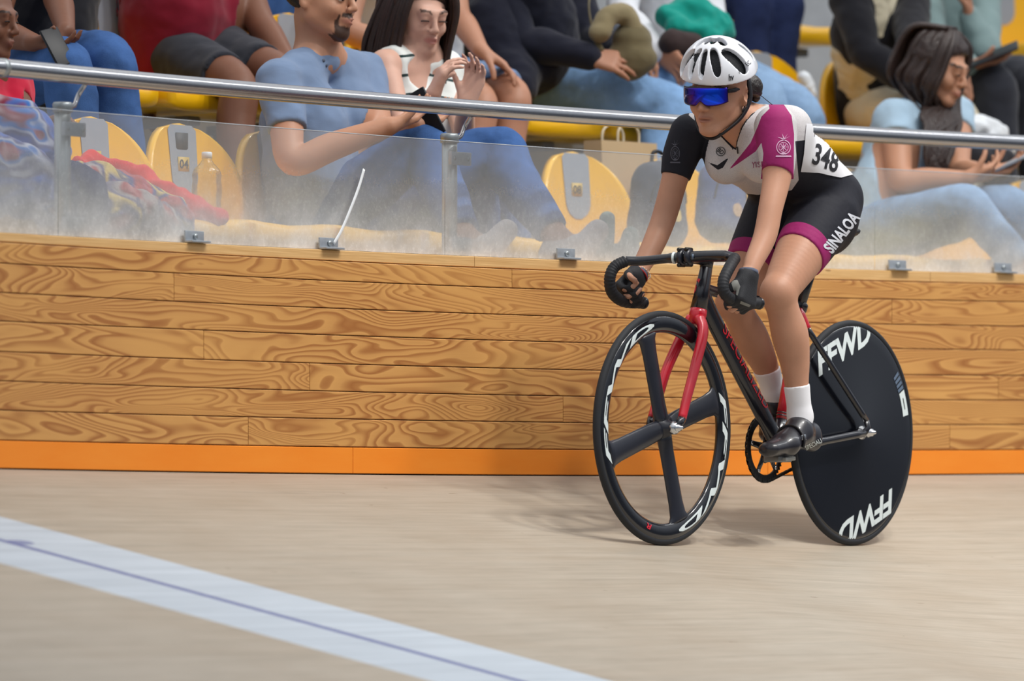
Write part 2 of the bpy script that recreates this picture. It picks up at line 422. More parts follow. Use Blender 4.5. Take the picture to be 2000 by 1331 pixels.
# ---- banked wooden track
def T_slope(phi):
    pr, pf = BK(0, 0, 0), BK(0.985, 0, 0); o = []
    for p in (pr, pf):
        v = np.array([p.x, p.y])-FC; ph = math.atan2(v[1], v[0]); D = FR-np.hypot(*v); o.append((ph, z_bot(ph)/D))
    (a, ta), (b, tb) = o; t = ta+(tb-ta)*(phi-a)/(b-a); return min(max(t, 0.29), 0.36)
def track_hit(px, py):
    lo, hi = 12.0, 24.0; a = (px-1000)/FPX; sl = (HZ-py)/FPX
    def g(Y):
        v = np.array([a*Y, Y])-FC; ph = math.atan2(v[1], v[0]); D = FR-np.hypot(*v); return sl*Y-(z_bot(ph)-T_slope(ph)*D), ph, D
    for _ in range(60):
        mid = (lo+hi)/2
        if g(mid)[0] > 0: lo = mid
        else: hi = mid
    _, ph, D = g(lo); return ph, D
def edge_fit(c):
    q = [track_hit(*p) for p in c]; return np.polyfit([S_of(p[0]) for p in q], [p[1] for p in q], 1)
eu = edge_fit([(0, 1010), (250, 1076), (500, 1142), (1000, 1279)])
el = edge_fit([(0, 1103), (250, 1166), (500, 1232), (820, 1330)])
nph, nd = 260, 160
vs = []; fs = []; uv = []; ln = []
DM = 6.5
for i, ph in enumerate(phis(nph, PHL+0.22, PHR)):
    s = S_of(ph); u0, u1 = np.polyval(eu, s), np.polyval(el, s)
    for j in range(nd+1):
        D = DM*(j/nd)**1.2; vs.append(PP(ph, -D, z_bot(ph)-T_slope(ph)*D)); uv.append((s, D)); ln.append((D-u0)/max(u1-u0, 0.05))
for i in range(nph):
    for j in range(nd): a = i*(nd+1)+j; fs.append((a, a+nd+1, a+nd+2, a+1))
me = mesh_from(vs, fs, 'floor')
a = me.attributes.new('line', 'FLOAT', 'POINT'); a.data.foreach_set('value', ln)
a = me.attributes.new('sd', 'FLOAT_VECTOR', 'POINT'); a.data.foreach_set('vector', [c for s, d in uv for c in (s, d, 0)])
k = NT('track_wood'); sd = k.n('ShaderNodeAttribute', attribute_name='sd').outputs['Vector']
n1 = k.noise(1.0, 4, k.mapv(sd, (1.3, 34, 1)), 0.6); n2 = k.noise(1.0, 3, k.mapv(sd, (5, 190, 1)), 0.6); n3 = k.noise(1.6, 4, k.mapv(sd, (1, 1.6, 1)), 0.6)
fl = k.n('ShaderNodeSeparateXYZ', {0: sd}).outputs[1]
plank = k.n('ShaderNodeTexWhiteNoise', {'W': k.math('FLOOR', k.math('MULTIPLY', fl, 24.0))}, noise_dimensions='1D').outputs[0]
wood = k.ramp(k.math('ADD', k.math('MULTIPLY', n1, 0.55), k.math('MULTIPLY', n2, 0.45)), [(0.25, lin((142, 133, 119))), (0.5, lin((168, 158, 143))), (0.75, lin((184, 174, 160)))])
wood = k.mix(k.math('MULTIPLY', plank, 0.10), wood, lin((150, 128, 100)))
wood = k.mix(k.math('MULTIPLY', k.math('SUBTRACT', n3, 0.42, clamp=True), 0.9), wood, lin((140, 120, 96)))
scuff = k.math('GREATER_THAN', k.noise(1.0, 2, k.mapv(sd, (9, 34, 1))), 0.75)
wood = k.mix(k.math('MULTIPLY', scuff, 0.45), wood, lin((110, 92, 74)))
la = k.attr('line')
inw = k.math('MULTIPLY', k.math('GREATER_THAN', la, 0.0), k.math('LESS_THAN', la, 1.0))
wh = k.ramp(n1, [(0.3, lin((172, 182, 192))), (0.7, lin((192, 202, 212)))])
blu = k.math('LESS_THAN', k.math('ABSOLUTE', k.math('SUBTRACT', la, 0.49)), 0.026)
spl = k.math('LESS_THAN', k.n('ShaderNodeVectorMath', {0: k.mapv(sd, (1, 3, 1)), 1: (float(0.03+S_of(track_hit(25, 1060)[0])), float(3*track_hit(25, 1060)[1]), 0)}, operation='DISTANCE').outputs['Value'], 0.06)
base = k.mix(inw, wood, wh)
base = k.mix(k.math('MAXIMUM', blu, k.math('MULTIPLY', spl, 0.75)), base, lin((88, 98, 150)))
k.set(color=base, rough=0.5, spec=0.35); k.bump(k.math('ADD', n2, n1), 0.15, 0.001)
fl_o = struct(link('floor', me, k.m))
# infield apron beyond the foot of the banking
ap = MB(); r0 = [PP(ph, -DM, z_bot(ph)-T_slope(ph)*DM) for ph in phis(20, PHL+0.22, PHR)]
ap.add(r0+[Vector((p.x*0.3+6*(1 if i > 10 else -1), -8, -2.2)) for i, p in enumerate(r0)], [[i, i+1, i+22, i+21] for i in range(20)])
struct(ap.build('floor_infield', M('infield_grey', (150, 150, 148), 0.7)))
# ---- boarded fence wall
k = NT('pine_boards'); sd = k.n('ShaderNodeAttribute', attribute_name='bs').outputs['Vector']; rnd = k.attr('rnd')
sep = k.n('ShaderNodeSeparateXYZ', {0: sd}); sx_, sz_ = sep.outputs[0], sep.outputs[1]
off = k.math('MULTIPLY', rnd, 37.0)
vec = k.n('ShaderNodeCombineXYZ', {0: k.math('ADD', k.math('MULTIPLY', sx_, 1.35), off), 1: k.math('MULTIPLY', sz_, 9.0), 2: off}).outputs[0]
rings = k.noise(1.0, 1.6, vec, 0.45, 0.5)
fine = k.noise(1.0, 3, k.n('ShaderNodeCombineXYZ', {0: k.math('MULTIPLY', sx_, 9), 1: k.math('MULTIPLY', sz_, 420.0), 2: off}).outputs[0], 0.6)
freq = k.math('ADD', 17.0, k.math('MULTIPLY', rnd, 16.0))
fr = k.math('FRACT', k.math('ADD', k.math('MULTIPLY', rings, freq), k.math('MULTIPLY', sz_, k.math('MULTIPLY', rnd, 60.0))))
tri = k.ramp(fr, [(0.0, (0.1,)*3), (0.42, (0.25,)*3), (0.78, (1,)*3), (0.93, (0.75,)*3), (1.0, (0.1,)*3)])
early, late = lin((224, 170, 100)), lin((158, 98, 50))
col = k.mix(k.math('MULTIPLY', tri, 0.95), early, late)
col = k.mix(k.math('MULTIPLY', fine, 0.3), col, lin((196, 130, 62)))
big = k.noise(1.0, 2, k.mapv(sd, (1.5, 6, 1))); col = k.mix(k.math('MULTIPLY', k.math('SUBTRACT', big, 0.45, clamp=True), 1.6), col, lin((232, 176, 100)))
kn = k.n('ShaderNodeTexVoronoi', {'Vector': k.mapv(sd, (2.0, 7, 1)), 'Scale': 1.0}).outputs['Distance']
col = k.mix(k.math('MULTIPLY', k.math('LESS_THAN', kn, 0.045), 0.55), col, lin((96, 52, 22)))
col = k.mix(k.math('MULTIPLY', rnd, 0.18), col, lin((176, 116, 60)))
k.set(color=col, rough=0.42, spec=0.4, coat=0.15); k.b.inputs['Coat Roughness'].default_value = 0.3
k.bump(fine, 0.1, 0.0006); PINE = k.m
k = NT('orange_paint'); sd = k.n('ShaderNodeAttribute', attribute_name='bs').outputs['Vector']
k.set(color=k.mix(k.noise(1.0, 4, k.mapv(sd, (3, 14, 1)), 0.6), lin((246, 134, 30)), lin((255, 156, 54))), rough=0.42, spec=0.4); ORANGE = k.m
k = NT('pine_cap'); sd = k.n('ShaderNodeAttribute', attribute_name='bs').outputs['Vector']
cc = k.ramp(k.noise(1.0, 4, k.mapv(sd, (5, 240, 1)), 0.6, 0.4), [(0.3, lin((205, 158, 98))), (0.7, lin((232, 192, 134)))])
kn = k.n('ShaderNodeTexVoronoi', {'Vector': k.mapv(sd, (5.0, 22, 1)), 'Scale': 1.0}).outputs['Distance']
cc = k.mix(k.math('MULTIPLY', k.math('LESS_THAN', kn, 0.07), 0.6), cc, lin((120, 74, 36)))
k.set(color=cc, rough=0.5, spec=0.35); CAPM = k.m
def board(V, Fc, MI, A, R_, p0, p1, fz0, fz1, B0, B1, mi, rnd, n=24):
    """one board following the fence between two angles, outline with eased edges"""
    gap = 0.0012; e = 0.0018; a0 = len(V)
    dp = gap/FR
    rows = [(-B1, 0, 0), (-B0-e, 0, 0), (-B0, 0, e), (-B0, 1, -e), (-B0-e, 1, 0), (-B1, 1, 0)]
    pl = phis(n, p0-dp, p1+dp)
    for ph in pl:
        z0, z1 = fz0(ph)+gap, fz1(ph)-gap
        for B, t, dz in rows:
            z = (z1 if t else z0)+dz; V.append(PP(ph, -B, z)); A.append((S_of(ph), z, 0)); R_.append(rnd)
    m = len(rows)
    for i in range(n):
        for j in range(m):
            Fc.append((a0+i*m+j, a0+i*m+(j+1) % m, a0+(i+1)*m+(j+1) % m, a0+(i+1)*m+j)); MI.append(mi)
    Fc.append(tuple(a0+j for j in range(m))[::-1]); MI.append(mi); Fc.append(tuple(a0+n*m+j for j in range(m))); MI.append(mi)
def finish_boards(name, V, Fc, MI, A, R_, mats, parent=None):
    me = bpy.data.meshes.new(name); me.from_pydata([tuple(v) for v in V], [], Fc); me.update()
    a = me.attributes.new('bs', 'FLOAT_VECTOR', 'POINT'); a.data.foreach_set('vector', [c for t in A for c in t])
    a = me.attributes.new('rnd', 'FLOAT', 'POINT'); a.data.foreach_set('value', R_)
    o = link(name, me, mats, parent, smooth=False); me.polygons.foreach_set('material_index', MI)
    bm = bmesh.new(); bm.from_mesh(me); bmesh.ops.recalc_face_normals(bm, faces=bm.faces); bm.to_mesh(me); bm.free(); return o
FRL = [0, .107, .255, .399, .553, .701, .849, 1]
JNT = [[1000, 2180], [340, 1742], [-120, 1260, 2200], [398, 1480, 2240], [605, 1950], [-60, 1100, 2300], [485, 1855]]
V, Fc, MI, A, R_ = [], [], [], [], []; rng = random.Random(11)
for i in range(7):
    def zt(ph, f=FRL[i]): return z_cb(ph)+(z_or(ph)-z_cb(ph))*f
    def zb(ph, f=FRL[i+1]): return z_cb(ph)+(z_or(ph)-z_cb(ph))*f
    js = [PHL]+[PHI(p) for p in JNT[i]]+[PHR]
    for a, b in zip(js[:-1], js[1:]):
        if a-b < 0.002: continue
        board(V, Fc, MI, A, R_, a, b, zb, zt, -0.0, 0.022, 0, rng.random())
struct(finish_boards('wall_trackside', V, Fc, MI, A, R_, [PINE]))
V, Fc, MI, A, R_ = [], [], [], [], []
for a, b in zip([PHL, PHI(690), PHI(1500)], [PHI(690), PHI(1500), PHR]): board(V, Fc, MI, A, R_, a, b, lambda p: z_bot(p)+0.002, z_or, 0.001, 0.022, 0, rng.random())
struct(finish_boards('baseboard_trackside', V, Fc, MI, A, R_, [ORANGE]))
V, Fc, MI, A, R_ = [], [], [], [], []
for a, b in zip([PHL, PHI(930), PHI(1820)], [PHI(930), PHI(1820), PHR]): board(V, Fc, MI, A, R_, a, b, z_cb, z_ct, 0.006, 0.13, 0, rng.random())
struct(finish_boards('trim_1', V, Fc, MI, A, R_, [CAPM]))
# dark backing behind the boards
bk = MB(); pl = phis(60); bk.add([PP(p, 0.024, z_bot(p)-0.1) for p in pl]+[PP(p, 0.024, z_ct(p)-0.03) for p in pl]+[PP(p, 0.05, z_bot(p)-0.1) for p in pl]+[PP(p, 0.05, z_ct(p)-0.03) for p in pl],
    [[i, i+1, i+62, i+61] for i in range(60)]+[[i+122, i+123, i+184, i+183] for i in range(60)]+[[i+61, i+62, i+184, i+183] for i in range(60)])
struct(bk.build('wall_backing', M('dark_backing', (40, 30, 22), 0.9)))
# ---- glass panels
k = NT('dusty_acrylic')
tb = k.n('ShaderNodeBsdfTransparent', {'Color': (0.93, 0.95, 0.96, 1)}); gb = k.n('ShaderNodeBsdfGlossy', {'Roughness': 0.12, 'Color': (1, 1, 1, 1)})
df = k.n('ShaderNodeBsdfDiffuse', {'Color': (*lin((242, 242, 240)), 1)}); tl = k.n('ShaderNodeBsdfTranslucent', {'Color': (*lin((242, 242, 240)), 1)})
dd = k.n('ShaderNodeMixShader', {0: 0.25}); k.l(df.outputs[0], dd.inputs[1]); k.l(tl.outputs[0], dd.inputs[2])
hgt = k.attr('hgt'); n1 = k.noise(5, 5, rough=0.7); n2 = k.noise(70, 3, rough=0.8)
low = k.math('POWER', k.math('SUBTRACT', 1.0, hgt, clamp=True), 2.2)
dust = k.math('ADD', 0.19, k.math('MULTIPLY', low, k.math('MULTIPLY', n1, 1.15)))
dust = k.math('ADD', dust, k.math('MULTIPLY', k.math('MULTIPLY', k.math('SUBTRACT', n2, 0.5, clamp=True), 0.7), k.math('ADD', low, 0.2)), clamp=True)
m1 = k.n('ShaderNodeMixShader', {0: dust}); k.l(tb.outputs[0], m1.inputs[1]); k.l(dd.outputs[0], m1.inputs[2])
fr = k.n('ShaderNodeFresnel', {'IOR': 1.35}); m2 = k.n('ShaderNodeMixShader', {0: fr.outputs[0]}); k.l(m1.outputs[0], m2.inputs[1]); k.l(gb.outputs[0], m2.inputs[2])
k.l(m2.outputs[0], k.out.inputs[0]); GLASS = k.m
gj = [-350, 130, 884, 1722, 2450]
glabels = ['dusty clear acrylic screen panel at the far left edge, left of the first post', 'dusty clear acrylic screen panel between the two steel posts', 'dusty clear acrylic screen panel behind the rider, right of the second post', 'dusty clear acrylic screen panel at the right, in front of the long-haired woman']
def edge_mat():
    return M('acrylic_edge', (168, 172, 176), 0.25, spec=0.6)
for gi in range(4):
    a, b = (PHI(gj[gi]) if gi else PHL)-0.00003, (PHI(gj[gi+1]) if gi < 3 else PHR)+0.00003
    pl = phis(40, a, b); n = 41; B = 0.028
    root = thing('acrylic_screen', glabels[gi], 'screen', PP((a+b)/2, B, z_ct((a+b)/2)), 'clear screen panels on top of the wooden fence')
    v = [PP(p, B, z_ct(p)+0.001) for p in pl]+[PP(p, B, z_gl(p)) for p in pl]+[PP(p, B+0.008, z_ct(p)+0.001) for p in pl]+[PP(p, B+0.008, z_gl(p)) for p in pl]
    f = [[i, i+1, i+n+1, i+n] for i in range(40)]
    me = mesh_from(v[:2*n], f, 'pane'); at = me.attributes.new('hgt', 'FLOAT', 'POINT'); at.data.foreach_set('value', [0.0]*n+[1.0]*n)
    link('pane', me, GLASS, root)
    em = MB(); em.add([PP(p, B-0.001, z_gl(p)) for p in pl]+[PP(p, B+0.007, z_gl(p)) for p in pl]+[PP(p, B-0.001, z_gl(p)-0.002) for p in pl]+[PP(p, B+0.007, z_gl(p)-0.002) for p in pl],
        [[i, i+1, i+n+1, i+n] for i in range(40)]+[[i, i+2*n, i+2*n+1, i+1] for i in range(40)]+[[i+n, i+n+1, i+3*n+1, i+3*n] for i in range(40)])
    em.build('top_edge', edge_mat(), root)
# ---- steel hand rail, posts and clamps
STEEL = M('brushed_steel', (190, 190, 192), 0.2, 1.0, var=0.06, nscale=60, bump=0.05)
DSTEEL = M('dull_steel', (168, 174, 176), 0.42, 0.8, var=0.1, nscale=60)
GALV = M('galvanised_bracket', (178, 184, 190), 0.45, 0.6, var=0.15, nscale=80)
rail = MB(); rail.tube([PP(p, 0.03, z_rl(p)) for p in phis(90)], 0.0245, 28)
ro = thing('hand_rail', 'long brushed steel tube hand rail running above the clear screen', 'rail', PP(PHI(1000), 0.03, z_ct(PHI(1000))))
rail.build('rail_tube', STEEL, ro)
sl = MB(); ph = PHI(21); sl.tube([PP(ph+0.0004, 0.03, z_rl(ph)), PP(ph-0.0004, 0.03, z_rl(ph))], 0.0252, 28); sl.build('rail_joint', DSTEEL, ro)
def post(px, label):
    ph = PHI(px, 0.065); zt_ = z_gl(ph); z0 = z_ct(ph)-0.02
    r = thing('screen_post', label, 'post', PP(ph, 0.065, z0), 'steel posts holding the hand rail')
    m = MB(); m.lathe(PP(ph, 0.065, z0), ZV, [(0, 0.0225), (zt_-z0+0.0, 0.0225)], 24); m.build('tube', DSTEEL, r)
    m = MB(); m.lathe(PP(ph, 0.065, zt_-0.004), ZV, [(0, 0.027), (0.022, 0.027), (0.027, 0.024)], 24); m.build('cap', DSTEEL, r)
    t = TAN(ph); nn = NRM(ph)
    m = MB(); c = PP(ph, 0.065, zt_+0.012)
    m.tube(spline([c+t*0.012, c+t*0.05+ZV*0.004, c+t*0.072+ZV*0.035-nn*0.0, PP(ph, 0.04, 0)*1+t*0.07+ZV*(z_rl(ph)-0.02)], 8), 0.0065, 10); m.build('bent_arm', STEEL, r)
    R = axes(t, nn, ZV)
    for zz, nm in ((zt_-0.05, 'upper_clamp'), (z_ct(ph)+0.035, 'lower_clamp')):
        m = MB(); m.box(PP(ph, 0.036, zz)+t*0.012, (0.095, 0.012, 0.038), R, 0.003); q = m.build(nm, GALV, r, auto=35)
        for dx in (-0.02, 0.045):
            b = MB(); b.lathe(PP(ph, 0.034, zz)+t*dx, nn, [(0, 0.007), (0.004, 0.007), (0.006, 0.004)], 8); b.build('bolt', DSTEEL, q)
    # the base flange
    m = MB(); m.lathe(PP(ph, 0.065, z_ct(ph)), ZV, [(0, 0.036), (0.006, 0.036), (0.008, 0.025)], 24); m.build('flange', DSTEEL, r)
for px, lb in ((122, 'round steel post at the left, beside the child in red'), (878, 'round steel post in the middle, in front of the man\'s knees')): post(px, lb)
brk = [(388, 459, 'small grey bracket on the fence cap under the colourful blanket'), (650, 474, 'small grey bracket holding the white cable tie'), (1760, 518, 'small grey bracket right of the screen joint'), (1966, 521, 'small grey bracket nearest the right edge'), (1113, 497, 'small grey bracket under the reclining man\'s front shoe')]
for px, py, lb in brk:
    ph = PHI(px); t, nn = TAN(ph), NRM(ph); R = axes(t, nn, ZV); c = PP(ph, 0.016, z_ct(ph))
    r = thing('glass_bracket', lb, 'bracket', c, 'glass brackets on the fence cap')
    m = MB(); m.box(c+ZV*0.017, (0.085, 0.006, 0.033), R, 0.002); m.box(c+ZV*0.0035+nn*0.012, (0.085, 0.03, 0.006), R, 0.002); q = m.build('plate', GALV, r, auto=35)
    b = MB(); b.lathe(c+ZV*0.018+nn*0.003, nn, [(0, 0.009), (0.005, 0.009), (0.007, 0.005)], 6); b.build('bolt', DSTEEL, r)
ph = PHI(652); c = PP(ph, 0.01, z_ct(ph)+0.022)
tie = MB(); q = spline([W(652, 476, 0.008), W(668, 448, 0.006), W(690, 395, 0.006), W(702, 362, 0.008), W(711, 331, 0.01)], 8)
tie.tube(q, 0.0055, 8, 0.35, up=(0.6, 0.8, 0)); to = tie.build('cable_tie', M('white_nylon', (235, 238, 240), 0.35)); tag(to, 'long white cable tie sticking up from a bracket on the screen', 'cable tie')
# ---- grandstand steps
ST = [(0.06, 0.98, 0.46), (0.98, 1.86, 0.92), (1.86, 2.74, 1.38), (2.74, 3.62, 1.84), (3.62, 4.5, 2.30)]
CON = M('pale_concrete', (176, 178, 180), 0.85, var=0.18, nscale=12, bump=0.2)
pl = phis(40, PHL, PHR-0.04); v = []; f = []
prof = [(0.06, 0.0), (0.06, 0.46)]
for b0, b1, z in ST: prof += [(b0, z), (b1, z)] if b0 != 0.06 else [(b1, z)]
prof += [(4.5, 0.0)]
for p in pl: v += [PP(p, b, z) for b, z in prof]
m = len(prof)
for i in range(40): f += [[i*m+j, (i+1)*m+j, (i+1)*m+j+1, i*m+j+1] for j in range(m-1)]
f += [list(range(m)), [40*m+j for j in range(m)][::-1]]
struct(link('floor_grandstand', mesh_from(v, f, 'steps'), CON, smooth=False))
# ================================================================ BICYCLE
BLK = M('gloss_black_frame', (20, 21, 29), 0.26, spec=0.5, var=0.1, coat=0.5)
RED = M('gloss_red_frame', (206, 26, 48), 0.3, spec=0.5, var=0.06, coat=0.6)
CARB = M('glossy_carbon', (15, 17, 24), 0.16, spec=0.55, var=0.2, nscale=300, coat=0.6)
SATC = M('satin_carbon', (36, 38, 47), 0.3, spec=0.5, var=0.15, nscale=200)
RUB = M('tyre_rubber', (38, 40, 44), 0.7, spec=0.35, var=0.1)
TAPE = M('black_bar_tape', (32, 33, 37), 0.62, spec=0.4, var=0.15, bump=0.3, bscale=300)
CHR = M('polished_alloy', (205, 207, 210), 0.2, 1.0, var=0.05)
DCHN = M('dark_steel_chain', (62, 60, 58), 0.4, 0.8, var=0.2, nscale=300)
DECW = M('white_decal', (222, 232, 232), 0.35, var=0.03)
DECG = M('grey_decal', (96, 112, 132), 0.35, var=0.05)
def mir(p): l = (p-BO).dot(LV); return p-LV*(2*l)
bike = thing('track_bicycle', 'black and red track bicycle with a four-spoke front wheel and solid rear disc', 'bicycle', BK(0, 0, 0))
def torus_prof(c, A, Fw, prof, seg=96):
    """closed cross-section (radius, lateral) spun round the axle"""
    m = MB(); rings = []
    for i in range(seg):
        t = 2*math.pi*i/seg; d = Fw*math.cos(t)+ZV*math.sin(t); rings.append([c+d*r+A*w for r, w in prof])
    return m.loft(rings, closed=True)
def tyre(c, A, Fw, parent):
    pr = [(0.3215+0.0112*math.cos(a), 0.0112*math.sin(a)) for a in [2*math.pi*i/16 for i in range(16)]]
    torus_prof(c, A, Fw, pr).build('tyre', RUB, parent)
def ring_text(txt, c, A, Fw, r0, span, mid, parent, height, side, m=DECW, shear=0.25, bold=0.03, radf=None, name='lettering'):
    """white lettering bent round a wheel; mid and span in radians, angle from up towards the front"""
    V, Fs, w, h = text_mesh(txt, 0.05, bold, shear, 1.05); out = []
    for x, y in V:
        t = mid-x/w*span; r = r0+y/h*height; lat = radf(r) if radf else 0.0135
        d = Fw*math.sin(t)+ZV*math.cos(t); out.append(c+d*r+A*side*(lat+0.0012))
    return link(name, mesh_from(out, Fs), m, parent)
# ---- front wheel
fw_c = J(1294, 837, 0); fw_c.z = 0.3327
FWF = Vector((-0.592, -0.806, 0)).normalized(); FWA = Vector((-FWF.y, FWF.x, 0))
rimp = [(0.314, 0.0115), (0.318, 0.009), (0.318, -0.009), (0.314, -0.0115), (0.300, -0.0135), (0.286, -0.0125), (0.275, -0.0085), (0.2705, -0.003), (0.2705, 0.003), (0.275, 0.0085), (0.286, 0.0125), (0.300, 0.0135)]
fw = torus_prof(fw_c, FWA, FWF, rimp).build('front_wheel', CARB, bike)
tyre(fw_c, FWA, FWF, fw)
def rimlat(r): return float(np.interp(r, [0.2705, 0.275, 0.286, 0.300, 0.314], [0.003, 0.0085, 0.0125, 0.0135, 0.0115]))
for q in range(4):
    t = math.radians(17+90*q); d = FWF*math.sin(t)+ZV*math.cos(t); e = FWF*math.cos(t)-ZV*math.sin(t); rings = []
    for r, ch, th in [(0.012, 0.030, 0.020), (0.035, 0.029, 0.018), (0.07, 0.031, 0.0125), (0.15, 0.032, 0.011), (0.22, 0.033, 0.011), (0.255, 0.037, 0.012), (0.268, 0.047, 0.0125), (0.276, 0.06, 0.010)]:
        rings.append([fw_c+d*r+e*ch*math.cos(a)+FWA*th*math.sin(a)*abs(math.sin(a))**0.15 for a in [2*math.pi*i/20 for i in range(20)]])
    MB().loft(rings).build('spoke', SATC, fw)
MB().lathe(fw_c-FWA*0.045, FWA, [(0, 0.012), (0.006, 0.017), (0.022, 0.02), (0.034, 0.034), (0.045, 0.04), (0.056, 0.034), (0.068, 0.02), (0.084, 0.017), (0.09, 0.012)], 32).build('hub_shell', SATC, fw)
MB().lathe(fw_c-FWA*0.062, FWA, [(0, 0.005), (0.002, 0.01), (0.017, 0.010), (0.017, 0.006), (0.107, 0.006), (0.107, 0.0135), (0.112, 0.0135), (0.113, 0.010), (0.124, 0.009), (0.126, 0.005), (0.132, 0.005)], 20).build('axle', CHR, fw)
MB().lathe(fw_c+FWA*0.033, FWA, [(0, 0.017), (0.002, 0.0185), (0.012, 0.0185), (0.014, 0.015), (0.018, 0.015), (0.018, 0.008)], 24).build('axle_collar', CHR, fw)
ring_text('FFWD', fw_c, FWA, FWF, 0.2935, math.radians(100), math.radians(62), fw, 0.023, 1, radf=rimlat)
ring_text('FFWD', fw_c, FWA, FWF, 0.2935, math.radians(100), math.radians(-118), fw, 0.023, 1, radf=rimlat)
ring_text('R', fw_c, FWA, FWF, 0.292, math.radians(5), math.radians(163), fw, 0.016, 1, m=RED, radf=rimlat, name='valve_mark')
# inner face lettering seen through the wheel
ring_text('FFWD', fw_c, FWA, FWF, 0.2935, math.radians(-100), math.radians(62), fw, 0.023, -1, radf=rimlat)
# ---- rear disc wheel
rw_c = BK(0, 0, 0.3327)
dp = [(0.0, 0.036), (0.03, 0.034), (0.08, 0.029), (0.15, 0.022), (0.22, 0.0165), (0.28, 0.0125), (0.309, 0.0105), (0.317, 0.009)]
m = MB(); prof = [(-w, r) for r, w in dp]+[(w, r) for r, w in dp[::-1]]
m.lathe(rw_c, LV, prof, 96, ref=HV); rw = m.build('rear_wheel', CARB, bike)
tyre(rw_c, LV, HV, rw)
def dlat(r): return float(np.interp(r, [a for a, b in dp], [b for a, b in dp]))
def disc_pt(x, y, off=0.0012):
    """x towards the back, y up, on the left face of the disc"""
    return rw_c-HV*x+ZV*y+LV*(dlat(math.hypot(x, y))+off)
PXM = 13500/20.4
for sgn in (1, -1):
    V, Fs, w, h = text_mesh('FFWD', 0.05, 0.035, 0.3, 0.98); a = math.radians(21); c, s_ = math.cos(a), math.sin(a)
    out = []; L_, H_ = 0.325, 0.071; cx, cy = -0.062, 0.262
    for x, y in V:
        x, y = x/w*L_, y/h*H_; X, Y = cx+x*c-y*s_, cy-0.010+x*s_+y*c; out.append(disc_pt(sgn*X, sgn*Y))
    keep = [f for f in Fs if all((out[i]-rw_c).length < 0.316 for i in f)]
    link('lettering', mesh_from(out, keep), DECW, rw)
def disc_patch(a0, a1, r0, r1, m, name):
    n = 12; v = []; f = []
    for i in range(n+1):
        a = math.radians(a0+(a1-a0)*i/n)
        for r in (r0, (r0+r1)/2, r1): v.append(disc_pt(r*math.sin(a), r*math.cos(a)))
    for i in range(n):
        for j in range(2): f.append((i*3+j, i*3+j+1, i*3+j+4, i*3+j+3))
    return link(name, mesh_from(v, f), m, rw)
disc_patch(64, 79, 0.270, 0.302, DECW, 'maker_label')
for i in range(4): disc_patch(52+i*3, 54+i*3, 0.268, 0.302, DECG, 'label_stripe')
q = disc_patch(68, 75, 0.283, 0.287, M('black_ink', (18, 18, 22), 0.4), 'label_mark'); q.location += LV*0.0008
rh = MB().lathe(rw_c-LV*0.06, LV, [(0, 0.012), (0.02, 0.02), (0.1, 0.02), (0.105, 0.013), (0.12, 0.012)], 24).build('hub', CHR, rw)
MB().lathe(rw_c-LV*0.078, LV, [(0, 0.005), (0.004, 0.012), (0.014, 0.012), (0.014, 0.0055), (0.132, 0.0055), (0.134, 0.0145), (0.139, 0.0145), (0.141, 0.0115), (0.152, 0.011), (0.155, 0.006), (0.162, 0.005)], 12).build('axle_nut', CHR, rw)
# ---- frame
hd_t, hd_b = J(1380, 521), J(1364, 607); bb = J(1520, 876); sc_ = J(1563, 598)
fr = MB().tube([hd_t+(hd_t-hd_b)*0.02, hd_t, hd_t*0.5+hd_b*0.5, hd_b], [0.0165, 0.0175, 0.021, 0.0245], 28).build('head_tube', BLK, bike)
dt = MB().tube(spline([J(1371, 575), J(1392, 622), J(1440, 715), J(1497, 824), bb], 8), 0.0175, 24, 1.75, up=LV).build('down_tube', BLK, bike)
MB().tube(spline([J(1372, 556), J(1392, 569), J(1480, 588), sc_], 6), [0.0125]*19, 20, 1.25, up=LV).build('top_tube', BLK, bike)
MB().tube([bb+(sc_-bb)*f for f in (0.0, 0.08, 0.2)], [0.018, 0.018, 0.017], 20, 1.4, up=LV).build('seat_tube_base', BLK, bike)
stb = MB().tube([bb+(sc_-bb)*f for f in (0.198, 0.45, 0.95)], [0.0172, 0.016, 0.015], 20, 1.45, up=LV).build('seat_tube', RED, bike); stb['label'] = 'red seat tube'
for f in (0.215, 0.235): MB().tube([bb+(sc_-bb)*f, bb+(sc_-bb)*(f+0.008)], 0.0176, 20, 1.45, up=LV).build('stripe', BLK, stb)
sp_t = J(1600, 482)
MB().tube([sc_, sp_t], 0.0135, 16, 1.3, up=LV).build('seat_post', BLK, bike)
MB().lathe(sc_-ZV*0.012, (sp_t-sc_).normalized(), [(0, 0.019), (0.018, 0.019), (0.022, 0.016)], 20).build('seat_clamp', BLK, bike)
MB().lathe(bb-LV*0.036, LV, [(0, 0.022), (0.072, 0.022)], 28).build('bottom_bracket_shell', BLK, bike)
